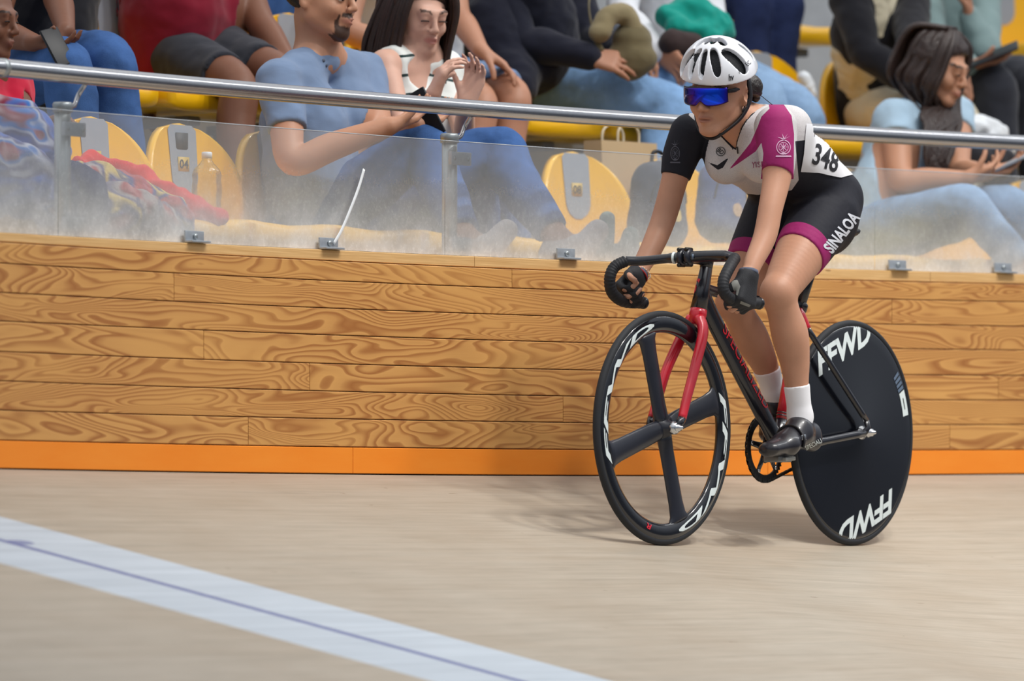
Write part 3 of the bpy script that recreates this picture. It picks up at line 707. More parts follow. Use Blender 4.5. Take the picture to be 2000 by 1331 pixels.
for sgn in (1, -1):
    P = lambda px, py, l: J(px, py, l) if sgn > 0 else mir(J(px, py, l))
    a = MB().tube(spline([P(1561, 606, 0.012), P(1567, 618, 0.024), P(1577, 642, 0.034)], 5), [0.0105]*11, 14, 1.2, up=LV).build('seat_stay_top', RED, bike)
    a['label'] = 'red upper end of the seat stay'
    MB().tube(spline([P(1577, 642, 0.034), P(1632, 728, 0.046), P(1692, 822, 0.060)], 6), 0.0082, 14, 1.2, up=LV).build('seat_stay', BLK, bike)
    e = rw_c+LV*0.062*sgn
    MB().tube(spline([bb+LV*0.026*sgn+ZV*0.002, bb*0.62+rw_c*0.38+LV*0.042*sgn, e+HV*0.028-ZV*0.002], 6), [0.0115]*7+[0.0095]*6, 14, 1.2, up=LV).build('chain_stay', BLK, bike)
    MB().tube([P(1692, 822, 0.060)-ZV*0.0, e+HV*0.006+ZV*0.012, e+HV*0.03-ZV*0.002], 0.0075, 12, 1.5, up=LV).build('dropout', BLK, bike)
# fork
cr = hd_b
fk = MB().tube([hd_b+(hd_t-hd_b)*0.02, hd_b-ZV*0.012+HV*0.003, J(1357, 634)], [0.025, 0.0255, 0.021], 24).build('fork_crown', RED, bike); fk['label'] = 'red fork crown'
for sgn in (1, -1):
    if sgn > 0: pts = [J(1366, 620, 0.014), J(1373, 650, 0.034), J(1358, 715, 0.043), J(1341, 780, 0.048), J(1332, 818, 0.05)]
    else: pts = [J(1352, 620, -0.014), J(1333, 655, -0.034), J(1303, 720, -0.043), J(1284, 782, -0.048), J(1273, 818, -0.05)]
    b = MB().tube(spline(pts, 6), [0.0115+0.004*(1-i/24) for i in range(25)], 18, 1.25, up=FWA).build('fork_blade', RED, bike); b['label'] = 'red fork blade'
    e = fw_c+FWA*0.05*sgn
    MB().tube([pts[-1], (pts[-1]+e)/2, e-ZV*0.006], [0.0115, 0.010, 0.007], 16, 1.25, up=FWA).build('fork_tip', BLK, b)
# head badge and down tube lettering
INK = M('red_lettering', (196, 30, 44), 0.4)
bd = bvh_of(dt); V, Fs, w, h = text_mesh('SPECIALIZED', 0.08, 0.0, 0.0, 1.0)
a_, b_ = J(1404, 640, 0), J(1489, 797, 0); dx = (b_-a_); Lt = dx.length; dx.normalize(); dy = LV.cross(dx); dy = dy if dy.z > 0 else -dy
mid = (a_+b_)/2+dy*0.004
drape('lettering', V, Fs, lambda x, y: mid+dx*(x/w*Lt)+dy*(y/h*0.034), -LV, bd, INK, dt, 0.0012)
bd = bvh_of(fr); V, Fs, w, h = text_mesh('S', 0.06, 0.02, 0.4)
vd = (BK(0.9, 0, 0.7)*1.0).normalized(); cb = J(1358, 560); rt = Vector((1, 0, 0))
drape('head_badge', V, Fs, lambda x, y: cb+rt*(x/w*0.020)+ZV*(y/h*0.046)+rt*y/h*0.01, vd, bd, INK, fr, 0.001)
# ---- handlebar, stem, drops
hb_c = J(1338, 503)
bar = [J(1338, 503, 0), J(1305, 505, -0.06), J(1256, 510, -0.125), J(1222, 510, -0.165), J(1200, 522, -0.186), J(1191, 545, -0.193), J(1196, 572, -0.198), J(1218, 589, -0.202), J(1256, 592, -0.205)]
barL = [J(1338, 503, 0), J(1385, 501, 0.07), J(1420, 501, 0.13), J(1436, 504, 0.17), J(1424, 524, 0.188), J(1413, 550, 0.193), J(1416, 574, 0.197), J(1440, 590, 0.2), J(1482, 593, 0.203)]
hbm = MB(); full = spline(bar[::-1][3:]+barL[1:6], 8)
hbm.tube(spline(bar[:4], 8), [0.0165, 0.0165]+[0.0150]*6+[0.0135]*17, 20).tube(spline(barL[:4], 8), [0.0165]*16+[0.0145]*9, 20)
hb = hbm.build('handlebar', BLK, bike)
def ridged(pts, r, name, parent):
    q = spline(pts, 14); rr = [r*(1+0.045*(1 if i % 3 else -1)) for i in range(len(q))]
    return MB().tube(q, rr, 18).build(name, TAPE, parent)
ridged(bar[3:], 0.0162, 'drop_grip', hb); ridged(barL[3:], 0.0162, 'drop_grip', hb)
for p, q in ((bar[-1], bar[-2]), (barL[-1], barL[-2])): MB().lathe(p, (p-q), [(-0.003, 0.0175), (0.004, 0.0178), (0.008, 0.015)], 18).build('bar_end_plug', BLK, hb)
bd_ = (barL[1]-bar[1]).normalized()
stm = MB().tube([hb_c-ZV*0.001, J(1360, 505), J(1381, 509)], [0.017, 0.0165, 0.019], 20).build('stem', BLK, bike)
MB().lathe(J(1379, 524), (hd_t-hd_b).normalized(), [(0, 0.0185), (0.028, 0.019), (0.034, 0.0165), (0.036, 0.008)], 20).build('steerer_cap', BLK, stm)
for dx_ in (-0.010, 0.0135):
    c = hb_c+bd_*dx_
    m = MB(); m.lathe(c-bd_*0.0085, bd_, [(0, 0.018), (0.003, 0.0245), (0.014, 0.0245), (0.017, 0.018)], 14); m.build('face_plate', SATC, stm)
    for s2 in (1, -1):
        m = MB(); m.lathe(c+ZV*0.022*s2-HV*0.012, HV, [(0, 0.0055), (0.03, 0.006), (0.032, 0.004)], 10); m.build('bolt', DCHN, stm)
MB().tube([hb_c-bd_*0.036, hb_c-bd_*0.033], 0.0172, 20).build('marking_ring', DECW, hb)
m = MB(); m.box(hb_c+bd_*0.034+HV*0.0165+ZV*0.0, (0.006, 0.002, 0.016), axes(bd_, HV, ZV)); m.build('marking', DECG, hb)
# ---- saddle
sn, sr = J(1529, 466), J(1650, 458); d = (sr-sn).normalized(); rings = []
for t, wd, z in [(0, 0.008, -0.006), (0.03, 0.018, 0), (0.3, 0.020, 0.002), (0.55, 0.032, 0.003), (0.8, 0.062, 0.006), (0.95, 0.066, 0.009), (1.0, 0.045, 0.006)]:
    c = sn+(sr-sn)*t+ZV*z; rings.append([c+LV*wd*math.cos(a)+ZV*(0.014 if math.sin(a) > 0 else 0.022)*math.sin(a) for a in [2*math.pi*i/20 for i in range(20)]])
sd_o = MB().loft(rings).build('saddle', M('saddle_black', (24, 24, 28), 0.5), bike)
for s2 in (1, -1): MB().tube(spline([sn+d*0.04+LV*0.008*s2-ZV*0.015, sn+d*0.09+LV*0.02*s2-ZV*0.045, sn+d*0.17+LV*0.02*s2-ZV*0.045, sr-d*0.03+LV*0.03*s2-ZV*0.018], 5), 0.0035, 8).build('saddle_rail', DCHN, sd_o)
# ---- drivetrain
CRD = (HV*0.161-ZV*0.034)
rc = bb-LV*0.046
m = MB(); nt = 48; rings = []
def ring_pts(n, rf, lat): return [rc+(HV*math.cos(2*math.pi*i/n)+ZV*math.sin(2*math.pi*i/n))*rf(i)+LV*lat for i in range(n)]
n = nt*4; tooth = lambda i: (0.0985 if i % 4 in (0, 1) else 0.0935)
A_ = ring_pts(n, tooth, 0.0018); B_ = ring_pts(n, tooth, -0.0018); C_ = ring_pts(n, lambda i: 0.078, -0.0025); D_ = ring_pts(n, lambda i: 0.078, 0.0025)
m.loft([A_, B_, C_, D_], closed=True); cw = m.build('chainring', M('black_anodised', (30, 30, 33), 0.35, 0.4), bike, smooth=False)
for i in range(5):
    a = math.radians(72*i+12); dd_ = HV*math.cos(a)+ZV*math.sin(a)
    MB().tube([rc+LV*0.004, rc+LV*0.003+dd_*0.045, rc+dd_*0.08], [0.015, 0.0095, 0.008], 10, 0.45, up=dd_.cross(LV)).build('spider_arm', BLK, cw)
    MB().lathe(rc+dd_*0.076+LV*0.002, LV, [(0, 0.006), (0.004, 0.006), (0.005, 0.003)], 8).build('ring_bolt', CHR, cw)
cog = rw_c-LV*0.046
MB().lathe(cog-LV*0.002, LV, [(0, 0.033), (0.004, 0.033)], 30).build('rear_cog', DCHN, bike)
# chain path round both
u = (rc-cog); D_ = u.length; u.normalize(); wv = LV.cross(u); wv = wv if wv.z > 0 else -wv; r1, r2 = 0.097, 0.034; al = math.asin((r1-r2)/D_)
path = []
for i in range(41): t = math.pi/2+al-(math.pi+2*al)*i/40; path.append(rc+u*math.cos(t)*r1+wv*math.sin(t)*r1)
nb = 30; e0 = path[-1]; 
t0 = -(math.pi/2+al)
cgp = [cog+u*math.cos(t0-(math.pi-2*al)*i/14)*r2+wv*math.sin(t0-(math.pi-2*al)*i/14)*r2 for i in range(15)]
path += [e0+(cgp[0]-e0)*i/nb for i in range(1, nb)]+cgp+[cgp[-1]+(path[0]-cgp[-1])*i/nb for i in range(1, nb)]
L_ = [0]
for i in range(len(path)): L_.append(L_[-1]+(path[(i+1) % len(path)]-path[i]).length)
def at_len(s):
    s = s % L_[-1]
    for i in range(len(path)):
        if L_[i+1] >= s: f = (s-L_[i])/max(L_[i+1]-L_[i], 1e-9); return path[i]*(1-f)+path[(i+1) % len(path)]*f
    return path[0]
m = MB(); nl = int(L_[-1]/0.0127); st = L_[-1]/nl
for i in range(nl):
    p, q = at_len(i*st), at_len((i+1)*st); t = (q-p).normalized(); o_ = 0.0035 if i % 2 else 0.0022
    for s2 in (1, -1): m.box((p+q)/2+LV*o_*s2, (0.0165, 0.0014, 0.0085), axes(t, LV, t.cross(LV)), 0.0005)
    m.lathe(p-LV*0.004, LV, [(0, 0.0035), (0.008, 0.0035)], 8)
m.build('chain', DCHN, bike, smooth=False)
def crank(sgn):
    c = bb+LV*(0.040 if sgn > 0 else -0.055)
    e = c+CRD*sgn+LV*0.018*sgn
    a = MB().tube([c, c*0.5+e*0.5+LV*0.002*sgn, e], [0.016, 0.0115, 0.0125], 14, 0.6, up=LV.cross(CRD).normalized()).build('crank_arm', BLK, bike)
    MB().lathe(e, LV*sgn, [(0, 0.006), (0.05, 0.006)], 10).build('pedal_axle', CHR, a)
    pc = e+LV*0.045*sgn; m = MB(); m.box(pc, (0.07, 0.055, 0.018), axes(HV, LV, ZV), 0.005); m.build('pedal_body', M('pedal_grey', (120, 122, 122), 0.4, 0.3), a)
    return pc
PEDL = crank(1); PEDR = crank(-1)
MB().lathe(bb-LV*0.06, LV, [(0, 0.012), (0.003, 0.017), (0.105, 0.017), (0.108, 0.011)], 20).build('bottom_bracket_axle', BLK, bike)
# ================================================================ BODIES
def frame_of(fwd, up=(0, 0, 1), roll=0.0):
    f = Vector(fwd).normalized(); x = f.cross(Vector(up)).normalized(); u = x.cross(f)
    if roll: q = Matrix.Rotation(roll, 3, f); x = q@x; u = q@u
    return axes(x, f, u)      # columns: right, forward, up
class Head:
    """head in its own frame: x to the person's right, y forward, z up"""
    def __init__(s, c, fwd, up=(0, 0, 1), sc=1.0, roll=0.0): s.c = Vector(c); s.R = frame_of(fwd, up, roll); s.s = sc
    def p(s, x, y, z): return s.c+s.R@Vector((x, y, z))*s.s
    def loc(s, V): return ((V-np.array(s.c))@np.array(s.R))/s.s
    def Rt(s): return np.array(s.R.transposed())
    def add(s, B, neck=None, nr=0.055, ears=True, female=True):
        k = s.s; R = s.Rt(); e = lambda c, r, kk=0.02: B.ell(s.p(*c), [v*k for v in r], R, kk*k)
        if neck is not None: B.cone(s.p(0, -0.03, -0.055), neck, nr*0.95, nr*1.1, 0.03)
        e((0, -0.018, 0.035), (0.074, 0.094, 0.080)); e((0, 0.022, -0.025), (0.061, 0.068, 0.078), 0.03)
        for q in (1, -1):
            B.cone(s.p(0.054*q, -0.005, -0.055), s.p(0.016*q, 0.062, -0.098), 0.017*k, 0.015*k, 0.025*k)
            e((0.036*q, 0.055, -0.034), (0.024, 0.022, 0.022), 0.02)
            if ears:
                e((0.080*q, -0.008, -0.010), (0.010, 0.019, 0.032), 0.006); B.cut(s.p(0.090*q, -0.003, -0.008), [0.007*k, 0.010*k, 0.018*k], R, 0.004)
        e((0, 0.066, -0.099), (0.024, 0.02, 0.018 if female else 0.022), 0.02)
        B.cone(s.p(-0.036, 0.078, 0.020), s.p(0.036, 0.078, 0.020), 0.012*k, 0.012*k, 0.02*k)
        for q in (1, -1): B.cut(s.p(0.031*q, 0.099, 0.002), [0.018*k, 0.013*k, 0.011*k], R, 0.012*k); e((0.031*q, 0.0755, 0.0), (0.0145, 0.0145, 0.0135), 0.004)
        B.cone(s.p(0, 0.085, 0.010), s.p(0, 0.106, -0.030), 0.0075*k, 0.0105*k, 0.012*k)
        for q in (1, -1): e((0.011*q, 0.096, -0.034), (0.009, 0.011, 0.008), 0.006)
        e((0, 0.080, -0.064), (0.026, 0.018, 0.018), 0.015)
        e((0, 0.0925, -0.0595), (0.021, 0.0075, 0.0052), 0.004); e((0, 0.0915, -0.0705), (0.018, 0.0085, 0.0062), 0.004)
        B.cut(s.p(0, 0.102, -0.0652), [0.023*k, 0.010*k, 0.0016*k], R, 0.003*k)
        return s
    def lip(s, V):
        L = s.loc(V); d = np.sqrt((L[:, 0]/0.026)**2+((L[:, 2]+0.065)/0.0125)**2); return np.clip((0.98-d)*3, 0, 0.75)*(L[:, 1] > 0.07)
    def brow(s, V):
        L = s.loc(V); x = np.abs(L[:, 0]); zc = 0.022+0.004*np.sin((x-0.015)*80); return ((np.abs(L[:, 2]-zc) < 0.0042) & (x > 0.012) & (x < 0.048) & (L[:, 1] > 0.05)).astype(float)
    def beard(s, V, top=False):
        L = s.loc(V); x = np.abs(L[:, 0]); m = (L[:, 1] > 0.045) & (L[:, 2] < -0.082) & (x < 0.033) & (L[:, 2] > -0.135)
        m |= (L[:, 1] > 0.08) & (np.abs(L[:, 2]+0.051) < 0.0065) & (x < 0.030)
        m |= (L[:, 1] > 0.06) & (L[:, 2] < -0.05) & (L[:, 2] > -0.09) & (np.abs(x-0.029) < 0.0045); return m.astype(float)
    def eyes(s, parent, closed=0.3, look=-0.2):
        lids = closed >= 0.6
        wm = M('eye_white', (225, 220, 214), 0.25); im = M('iris_dark', (38, 24, 18), 0.2); lm = M('lash_dark', (28, 20, 18), 0.7)
        for q in (1, -1):
            c = s.p(0.031*q, 0.0755, 0.0); f = s.R@Vector((0, 1, look)); f.normalize()
            er = 0.0120 if lids else 0.0148; m = MB(); m.lathe(c-f*(0.002*s.s if lids else 0.0012), f, [(-er*s.s*math.cos(t), er*s.s*math.sin(t)) for t in [math.pi*i/10 for i in range(11)]], 16); eo = m.build('eye', wm, parent)
            if not lids: m = MB(); m.lathe(c+f*0.0124*s.s, f, [(0, 0.0066*s.s), (0.0019*s.s, 0.0058*s.s), (0.0023*s.s, 0.0001)], 14); m.build('iris', im, eo)
            pts = [s.p(0.031*q+dx, 0.0755+0.0152*math.cos(dx*62), 0.0068-closed*0.011-abs(dx)*abs(dx)*14) for dx in (-0.014, -0.008, 0, 0.008, 0.014)]
            MB().tube(spline(pts, 4), 0.0019*s.s, 6).build('lash_line', lm, eo)
def hand(B, w, d, n, s_, sc=1.0, curl=(0.5, 0.6, 0.4), spread=0.0, thumb=0.5, k=0.006, tcurl=0.4, rs=1.0):
    """five-fingered hand: wrist w, knuckle direction d, palm normal n, thumb side s_"""
    d = Vector(d).normalized(); n = Vector(n); n = (n-d*n.dot(d)).normalized(); s_ = Vector(s_); s_ = (s_-d*s_.dot(d)-n*s_.dot(n)).normalized(); w = Vector(w)
    tips = []; fl = [0.92, 1.0, 0.94, 0.76]
    for i in range(4):
        off = (0.032-0.0215*i)*sc; kn = w+d*(0.086-0.004*abs(i-1))*sc+s_*off
        B.cone(w+s_*off*0.55+d*0.004, kn, 0.0165*sc, 0.0125*sc*rs, 0.014, None, 1.0)
        c = curl[i] if isinstance(curl[0], (list, tuple)) else curl
        p = kn; a = 0.0; dd0 = (d+s_*spread*(1.5-i)*0.4).normalized()
        for j, (ln_, r0, r1) in enumerate(((0.043, 0.0098, 0.0088), (0.027, 0.0088, 0.008), (0.021, 0.008, 0.0066))):
            a += c[j]; q = p+(dd0*math.cos(a)+n*math.sin(a))*ln_*sc*fl[i]; B.cone(p, q, r0*sc*rs, r1*sc*rs, k*0.55); p = q
        tips.append(p)
    r = w+d*0.022*sc+s_*0.026*sc+n*0.006*sc; t1 = (s_*0.75*thumb*1.4+d*0.75+n*0.35).normalized()
    p1 = r+t1*0.034*sc; t2 = (t1*(1-tcurl)+(d*0.5+n*0.7)*tcurl).normalized(); p2 = p1+t2*0.03*sc; t3 = (t2*0.75+(n*0.6-s_*0.3)*tcurl).normalized(); p3 = p2+t3*0.024*sc
    B.cone(w+s_*0.012*sc, r, 0.017*sc, 0.0145*sc, 0.014); B.chain([r, p1, p2, p3], [0.0140*sc, 0.0112*sc*rs, 0.0102*sc*rs, 0.0085*sc*rs], 0.005)
    return tips
def polysdf(P, poly):
    """signed distance (positive inside) of 2-D points to a polygon"""
    poly = np.array(poly, float); d = np.full(len(P), 1e9); ins = np.zeros(len(P), bool); n = len(poly)
    for i in range(n):
        a, b = poly[i], poly[(i+1) % n]; e = b-a; w = P-a; t = np.clip((w@e)/(e@e), 0, 1); q = w-t[:, None]*e; d = np.minimum(d, np.hypot(q[:, 0], q[:, 1]))
        c = ((a[1] > P[:, 1]) != (b[1] > P[:, 1])) & (P[:, 0] < (b[0]-a[0])*(P[:, 1]-a[1])/((b[1]-a[1]) if b[1] != a[1] else 1e-9)+a[0]); ins ^= c
    return np.where(ins, d, -d)
def pxy(V): return np.c_[1000+V[:, 0]/V[:, 1]*FPX, HZ-V[:, 2]/V[:, 1]*FPX]
# ================================================================ RIDER
rider = thing('person', 'cyclist in a white, black and magenta skinsuit and white helmet riding the track bicycle', 'person', BK(0.25, 0, 0.3))
SK = skin('tan_skin', (196, 146, 119), lips=(160, 100, 84), hair=(40, 26, 20))
B = Body(); B.res = 12
HR = Head(J(1402, 180, 0.0)+ZV*0.0, (-0.47, -0.86, -0.20), sc=1.0, roll=math.radians(-3))
neckb = J(1455, 250, 0.0)
HR.add(B, neckb, 0.056)
sC, sM, sP = J(1476, 286, 0), J(1536, 329, 0), J(1586, 392, 0)
for q in (1, -1):
    B.cone(sC+LV*0.072*q, sM+LV*0.058*q, 0.094, 0.084, 0.035).cone(sM+LV*0.058*q, sP+LV*0.060*q, 0.084, 0.096, 0.035)
    B.cone(neckb-HV*0.0, sC+LV*0.12*q+ZV*0.055, 0.052, 0.052, 0.05)
    B.ell(J(1450, 322, 0)+LV*0.060*q, (0.046, 0.046, 0.048), np.eye(3), 0.05)
shL, shR = J(1515, 248, 0.168), J(1348, 262, -0.168)
aL = [shL, J(1518, 300, 0.188), J(1517, 348, 0.196), J(1505, 408, 0.206), J(1494, 462, 0.21), J(1472, 512, 0.212), J(1461, 540, 0.213)]
aR = [shR, J(1330, 305, -0.19), J(1318, 350, -0.2), J(1297, 425, -0.215), J(1275, 480, -0.214), J(1253, 520, -0.213), J(1244, 540, -0.213)]
B.chain(aL, [0.058, 0.050, 0.041, 0.035, 0.0335, 0.0275, 0.0235], 0.010); B.chain(aR, [0.056, 0.049, 0.039, 0.036, 0.033, 0.027, 0.0235], 0.010)
hpL, hpR = J(1612, 418, 0.085), J(1516, 420, -0.085)
knL, knR = J(1520, 572, 0.105), J(1432, 592, -0.10)
B.chain([hpL, J(1566, 492, 0.1), knL], [0.092, 0.0755, 0.051], 0.022); B.chain([hpR, J(1472, 505, -0.098), knR], [0.092, 0.074, 0.050], 0.022)
B.ell(knL+HV*0.014, (0.038, 0.038, 0.045), np.eye(3), 0.02); B.ell(knR+HV*0.014, (0.036, 0.036, 0.045), np.eye(3), 0.02)
B.ell(J(1616, 438, 0.07), (0.075, 0.075, 0.088), np.eye(3), 0.04); B.ell(J(1535, 438, -0.07), (0.07, 0.07, 0.085), np.eye(3), 0.04)
anL, anR = J(1563, 815, 0.105), J(1513, 772, -0.10)
lgL = [knL, J(1531, 612, 0.106), J(1543, 655, 0.107), J(1552, 705, 0.107), J(1556, 752, 0.106), anL]
lgR = [knR, J(1449, 625, -0.1), J(1466, 658, -0.1), J(1488, 700, -0.1), J(1502, 735, -0.1), anR]
B.chain(lgL, [0.049, 0.0475, 0.0535, 0.0435, 0.035, 0.031], 0.012); B.chain(lgR, [0.048, 0.047, 0.0515, 0.042, 0.034, 0.030], 0.012)
# feet inside the shoes
ftL = [J(1585, 862, 0.11), J(1560, 850, 0.112), J(1532, 868, 0.118), J(1502, 874, 0.122)]
ftR = [J(1531, 795, -0.105), J(1517, 800, -0.105), J(1512, 828, -0.11), J(1500, 846, -0.112)]
B.cone(anL, ftL[1], 0.031, 0.025, 0.02).chain([ftL[0], ftL[1], ftL[2]], [0.020, 0.024, 0.018], 0.01); B.cone(anR, ftR[1], 0.031, 0.025, 0.02).chain([ftR[0], ftR[1], ftR[2]], [0.020, 0.024, 0.018], 0.01)
# hands closed round the lower part of the drops
dL = (J(1456, 590, 0.221)-aL[-1]); hand(B, aL[-1], dL, -LV, HV*0.9+ZV*0.15, 0.95, curl=(1.05, 1.15, 0.7), thumb=0.6, tcurl=0.85)
dR = (J(1208, 586, -0.222)-aR[-1]); hand(B, aR[-1], dR, LV, HV*0.9+ZV*0.15, 0.95, curl=(1.05, 1.15, 0.7), thumb=0.6, tcurl=0.85)
h = 0.0038
f, org, shp = B.field(h); G = grid_xyz(org, shp, h)
nets_obj('body', f, org, h, SK, rider, attrs={'lip': HR.lip, 'hairy': HR.brow}, smooth_it=2)
# ---- skinsuit: follows the body, ends at cuffs, hems and neckline
cuL, cuR = J(1519, 341, 0.196), J(1319, 346, -0.2); heL, heR = J(1566, 514, 0.101), J(1465, 523, -0.098)
ex = capsule(G, cuL, aL[3]+(aL[3]-aL[2])*2.5, 0.085)
ex = np.minimum(ex, capsule(G, cuR, aR[3]+(aR[3]-aR[2])*2.5, 0.085))
for A_ in (aL, aR): ex = np.minimum(ex, capsule(G, A_[3], A_[6]+(A_[6]-A_[3])*0.9, 0.105))
for hem, kn, an in ((heL, knL, anL), (heR, knR, anR)):
    d = (kn-hem).normalized(); ex = np.minimum(ex, capsule(G, hem, kn+d*0.16, 0.125)); ex = np.minimum(ex, capsule(G, kn-(an-kn)*0.05, an+(an-kn)*0.5, 0.095))
nd_ = (HR.p(0, -0.02, 0.02)-neckb).normalized()
ex = np.minimum(ex, capsule(G, neckb+nd_*0.074, HR.p(0, 0, 0.2), 0.078))
vt = J(1441, 287, 0.0); ntop = neckb+nd_*0.05+HV*0.03
vv = (ntop-vt).normalized(); L0 = (ntop-vt).length
px_ = G[0]-vt[0]; py_ = G[1]-vt[1]; pz_ = G[2]-vt[2]; tt = px_*vv[0]+py_*vv[1]+pz_*vv[2]; la_ = np.abs(px_*LV[0]+py_*LV[1]); fo = px_*HV[0]+py_*HV[1]
wedge = np.maximum(la_-np.maximum(tt, 0)*0.62-0.002, np.maximum(-tt, -fo-0.07)); ex = np.minimum(ex, wedge)
fs = np.maximum(f-0.0045, -ex)
del tt, px_, py_, pz_, la_, fo, wedge
PM = [(1498, 190), (1530, 203), (1546, 226), (1551, 262), (1550, 350), (1486, 350), (1491, 300), (1487, 279), (1476, 296), (1450, 314), (1421, 334), (1447, 303), (1466, 279), (1480, 247), (1487, 228), (1503, 212)]
PK = [(1358, 195), (1300, 195), (1290, 320), (1280, 365), (1352, 365), (1353, 312), (1372, 310), (1367, 262), (1360, 238), (1345, 225)]
PT = [(1381, 316), (1401, 323), (1425, 306), (1412, 328), (1402, 332)]
PB = [(1455, 378), (1480, 381), (1500, 378), (1546, 372), (1560, 352), (1553, 276), (1572, 274), (1582, 250), (1760, 200), (1760, 700), (1380, 700), (1380, 470), (1440, 425)]
PR = [(1340, 250), (1352, 300), (1352, 365), (1270, 365), (1270, 200), (1340, 200)]
def lat(V): return (V-np.array(BO))@np.array(LV)
def a_mag(V):
    P = pxy(V); a = polysdf(P, PM); a = np.where(lat(V) < -0.02, -9.0, a)
    d = np.full(len(V), -9.0)
    for hem, kn in ((heL, knL), (heR, knR)):
        ax = np.array((kn-hem).normalized()); w = V-np.array(hem); t = w@ax; r = np.linalg.norm(w-t[:, None]*ax, axis=1)
        d = np.maximum(d, np.where(r < 0.115, (t+0.046)*650, -9.0))
    return np.maximum(a, d)
def a_blk(V):
    P = pxy(V); a = np.maximum(np.maximum(polysdf(P, PK), polysdf(P, PT)), polysdf(P, PB))
    w = V-np.array(vt); t = w@np.array(vv); l_ = np.abs(w@np.array(LV)); e = np.abs(l_-np.maximum(t, 0)*0.62)
    a = np.maximum(a, np.where((t > -0.004) & (t < L0) & (w@np.array(HV) > -0.06), (0.0065-e)*600, -9.0))
    w = V-np.array(neckb+nd_*0.074); t = w@np.array(nd_); r = np.linalg.norm(w-t[:, None]*np.array(nd_), axis=1)
    a = np.maximum(a, np.where((t > -0.007) & (r < 0.10), np.where(r < 0.09, (t+0.0065)*600, -9.0), -9.0))
    ax = np.array((aR[2]-aR[0]).normalized()); w = V-np.array(aR[0]); t = w@ax; r = np.linalg.norm(w-t[:, None]*ax, axis=1)
    return np.maximum(a, np.where((r < 0.075) & (t > -0.01), 5.0, -9.0))
k = NT('skinsuit'); o1 = k.noise(700, 2); cr = k.n('ShaderNodeTexVoronoi', {'Vector': k.objc(), 'Scale': 230.0}, feature='DISTANCE_TO_EDGE').outputs['Distance']
wh = k.mix(k.math('LESS_THAN', cr, 0.07), lin((204, 201, 202)), lin((192, 189, 190)))
bl = k.mix(o1, lin((26, 27, 35)), lin((38, 39, 48))); mg = k.mix(o1, lin((140, 30, 92)), lin((160, 42, 108)))
c = k.mix(k.math('GREATER_THAN', k.attr('blk'), 0.0), wh, bl); c = k.mix(k.math('GREATER_THAN', k.attr('mag'), 0.0), c, mg)
k.set(color=c, rough=0.7, spec=0.25, sheen=0.0); k.bump(k.math('ADD', k.math('MULTIPLY', k.noise(22, 2, dist=0.5), 2.0), k.math('MULTIPLY', o1, 0.2)), 0.3, 0.004); SUIT = k.m
suit = nets_obj('skinsuit', fs, org, h, SUIT, rider, attrs={'mag': a_mag, 'blk': a_blk}, smooth_it=2)
BLKC = M('black_trim', (22, 22, 27), 0.6)
# gloves: half fingers
GLV = M('glove_black', (30, 31, 36), 0.75, var=0.3, nscale=120, bump=0.5, bscale=400)
for w, d in ((aL[-1], dL), (aR[-1], dR)):
    dn = d.normalized(); g = np.maximum(f-0.0026, capsule(G, w-dn*0.012, w+dn*0.101, 0.062))
    g = np.maximum(g, 0.0)*0+g
    i0 = [max(0, int((w[i]-0.14-org[i])/h)) for i in range(3)]; i1 = [min(shp[i], int((w[i]+0.14-org[i])/h)) for i in range(3)]
    gg = g[i0[0]:i1[0], i0[1]:i1[1], i0[2]:i1[2]]; nets_obj('glove', gg, np.array(org)+np.array(i0)*h, h, GLV, rider)
    MB().tube([w-dn*0.017, w-dn*0.007], 0.0285, 20).build('glove_cuff', M('glove_grey', (86, 92, 110), 0.8), rider)
_gl = sorted([o for o in rider.children if o.name.split('.')[0] == 'glove'], key=lambda o: -np.mean([v.co.x for v in o.data.vertices]))[0]
V_, F_ = poly_mesh2([[(1427, 549), (1440, 547), (1446, 560), (1441, 578), (1434, 574), (1431, 562)], [(1447, 588), (1466, 596), (1463, 600), (1445, 593)]], 3)
_p = J(1440, 565, 0.25); drape('palm_patch', V_, F_, lambda x, y: J(x, y, 0.25), _p, bvh_of(_gl), M('glove_patch', (128, 128, 122), 0.7), _gl, 0.001)
# socks
SOCK = cloth('white_sock', (236, 236, 240), var=0.04, fold=0.06, weave=0.1)
for a, b in ((J(1555.5, 753, 0.106), J(1566, 842, 0.108)), (J(1497, 722, -0.1), J(1515, 795, -0.103))):
    g = np.maximum(f-0.0034, capsule(G, a, b, 0.075)); c0 = (a+b)/2
    i0 = [max(0, int((c0[i]-0.16-org[i])/h)) for i in range(3)]; i1 = [min(shp[i], int((c0[i]+0.16-org[i])/h)) for i in range(3)]
    nets_obj('sock', g[i0[0]:i1[0], i0[1]:i1[1], i0[2]:i1[2]], np.array(org)+np.array(i0)*h, h, SOCK, rider)
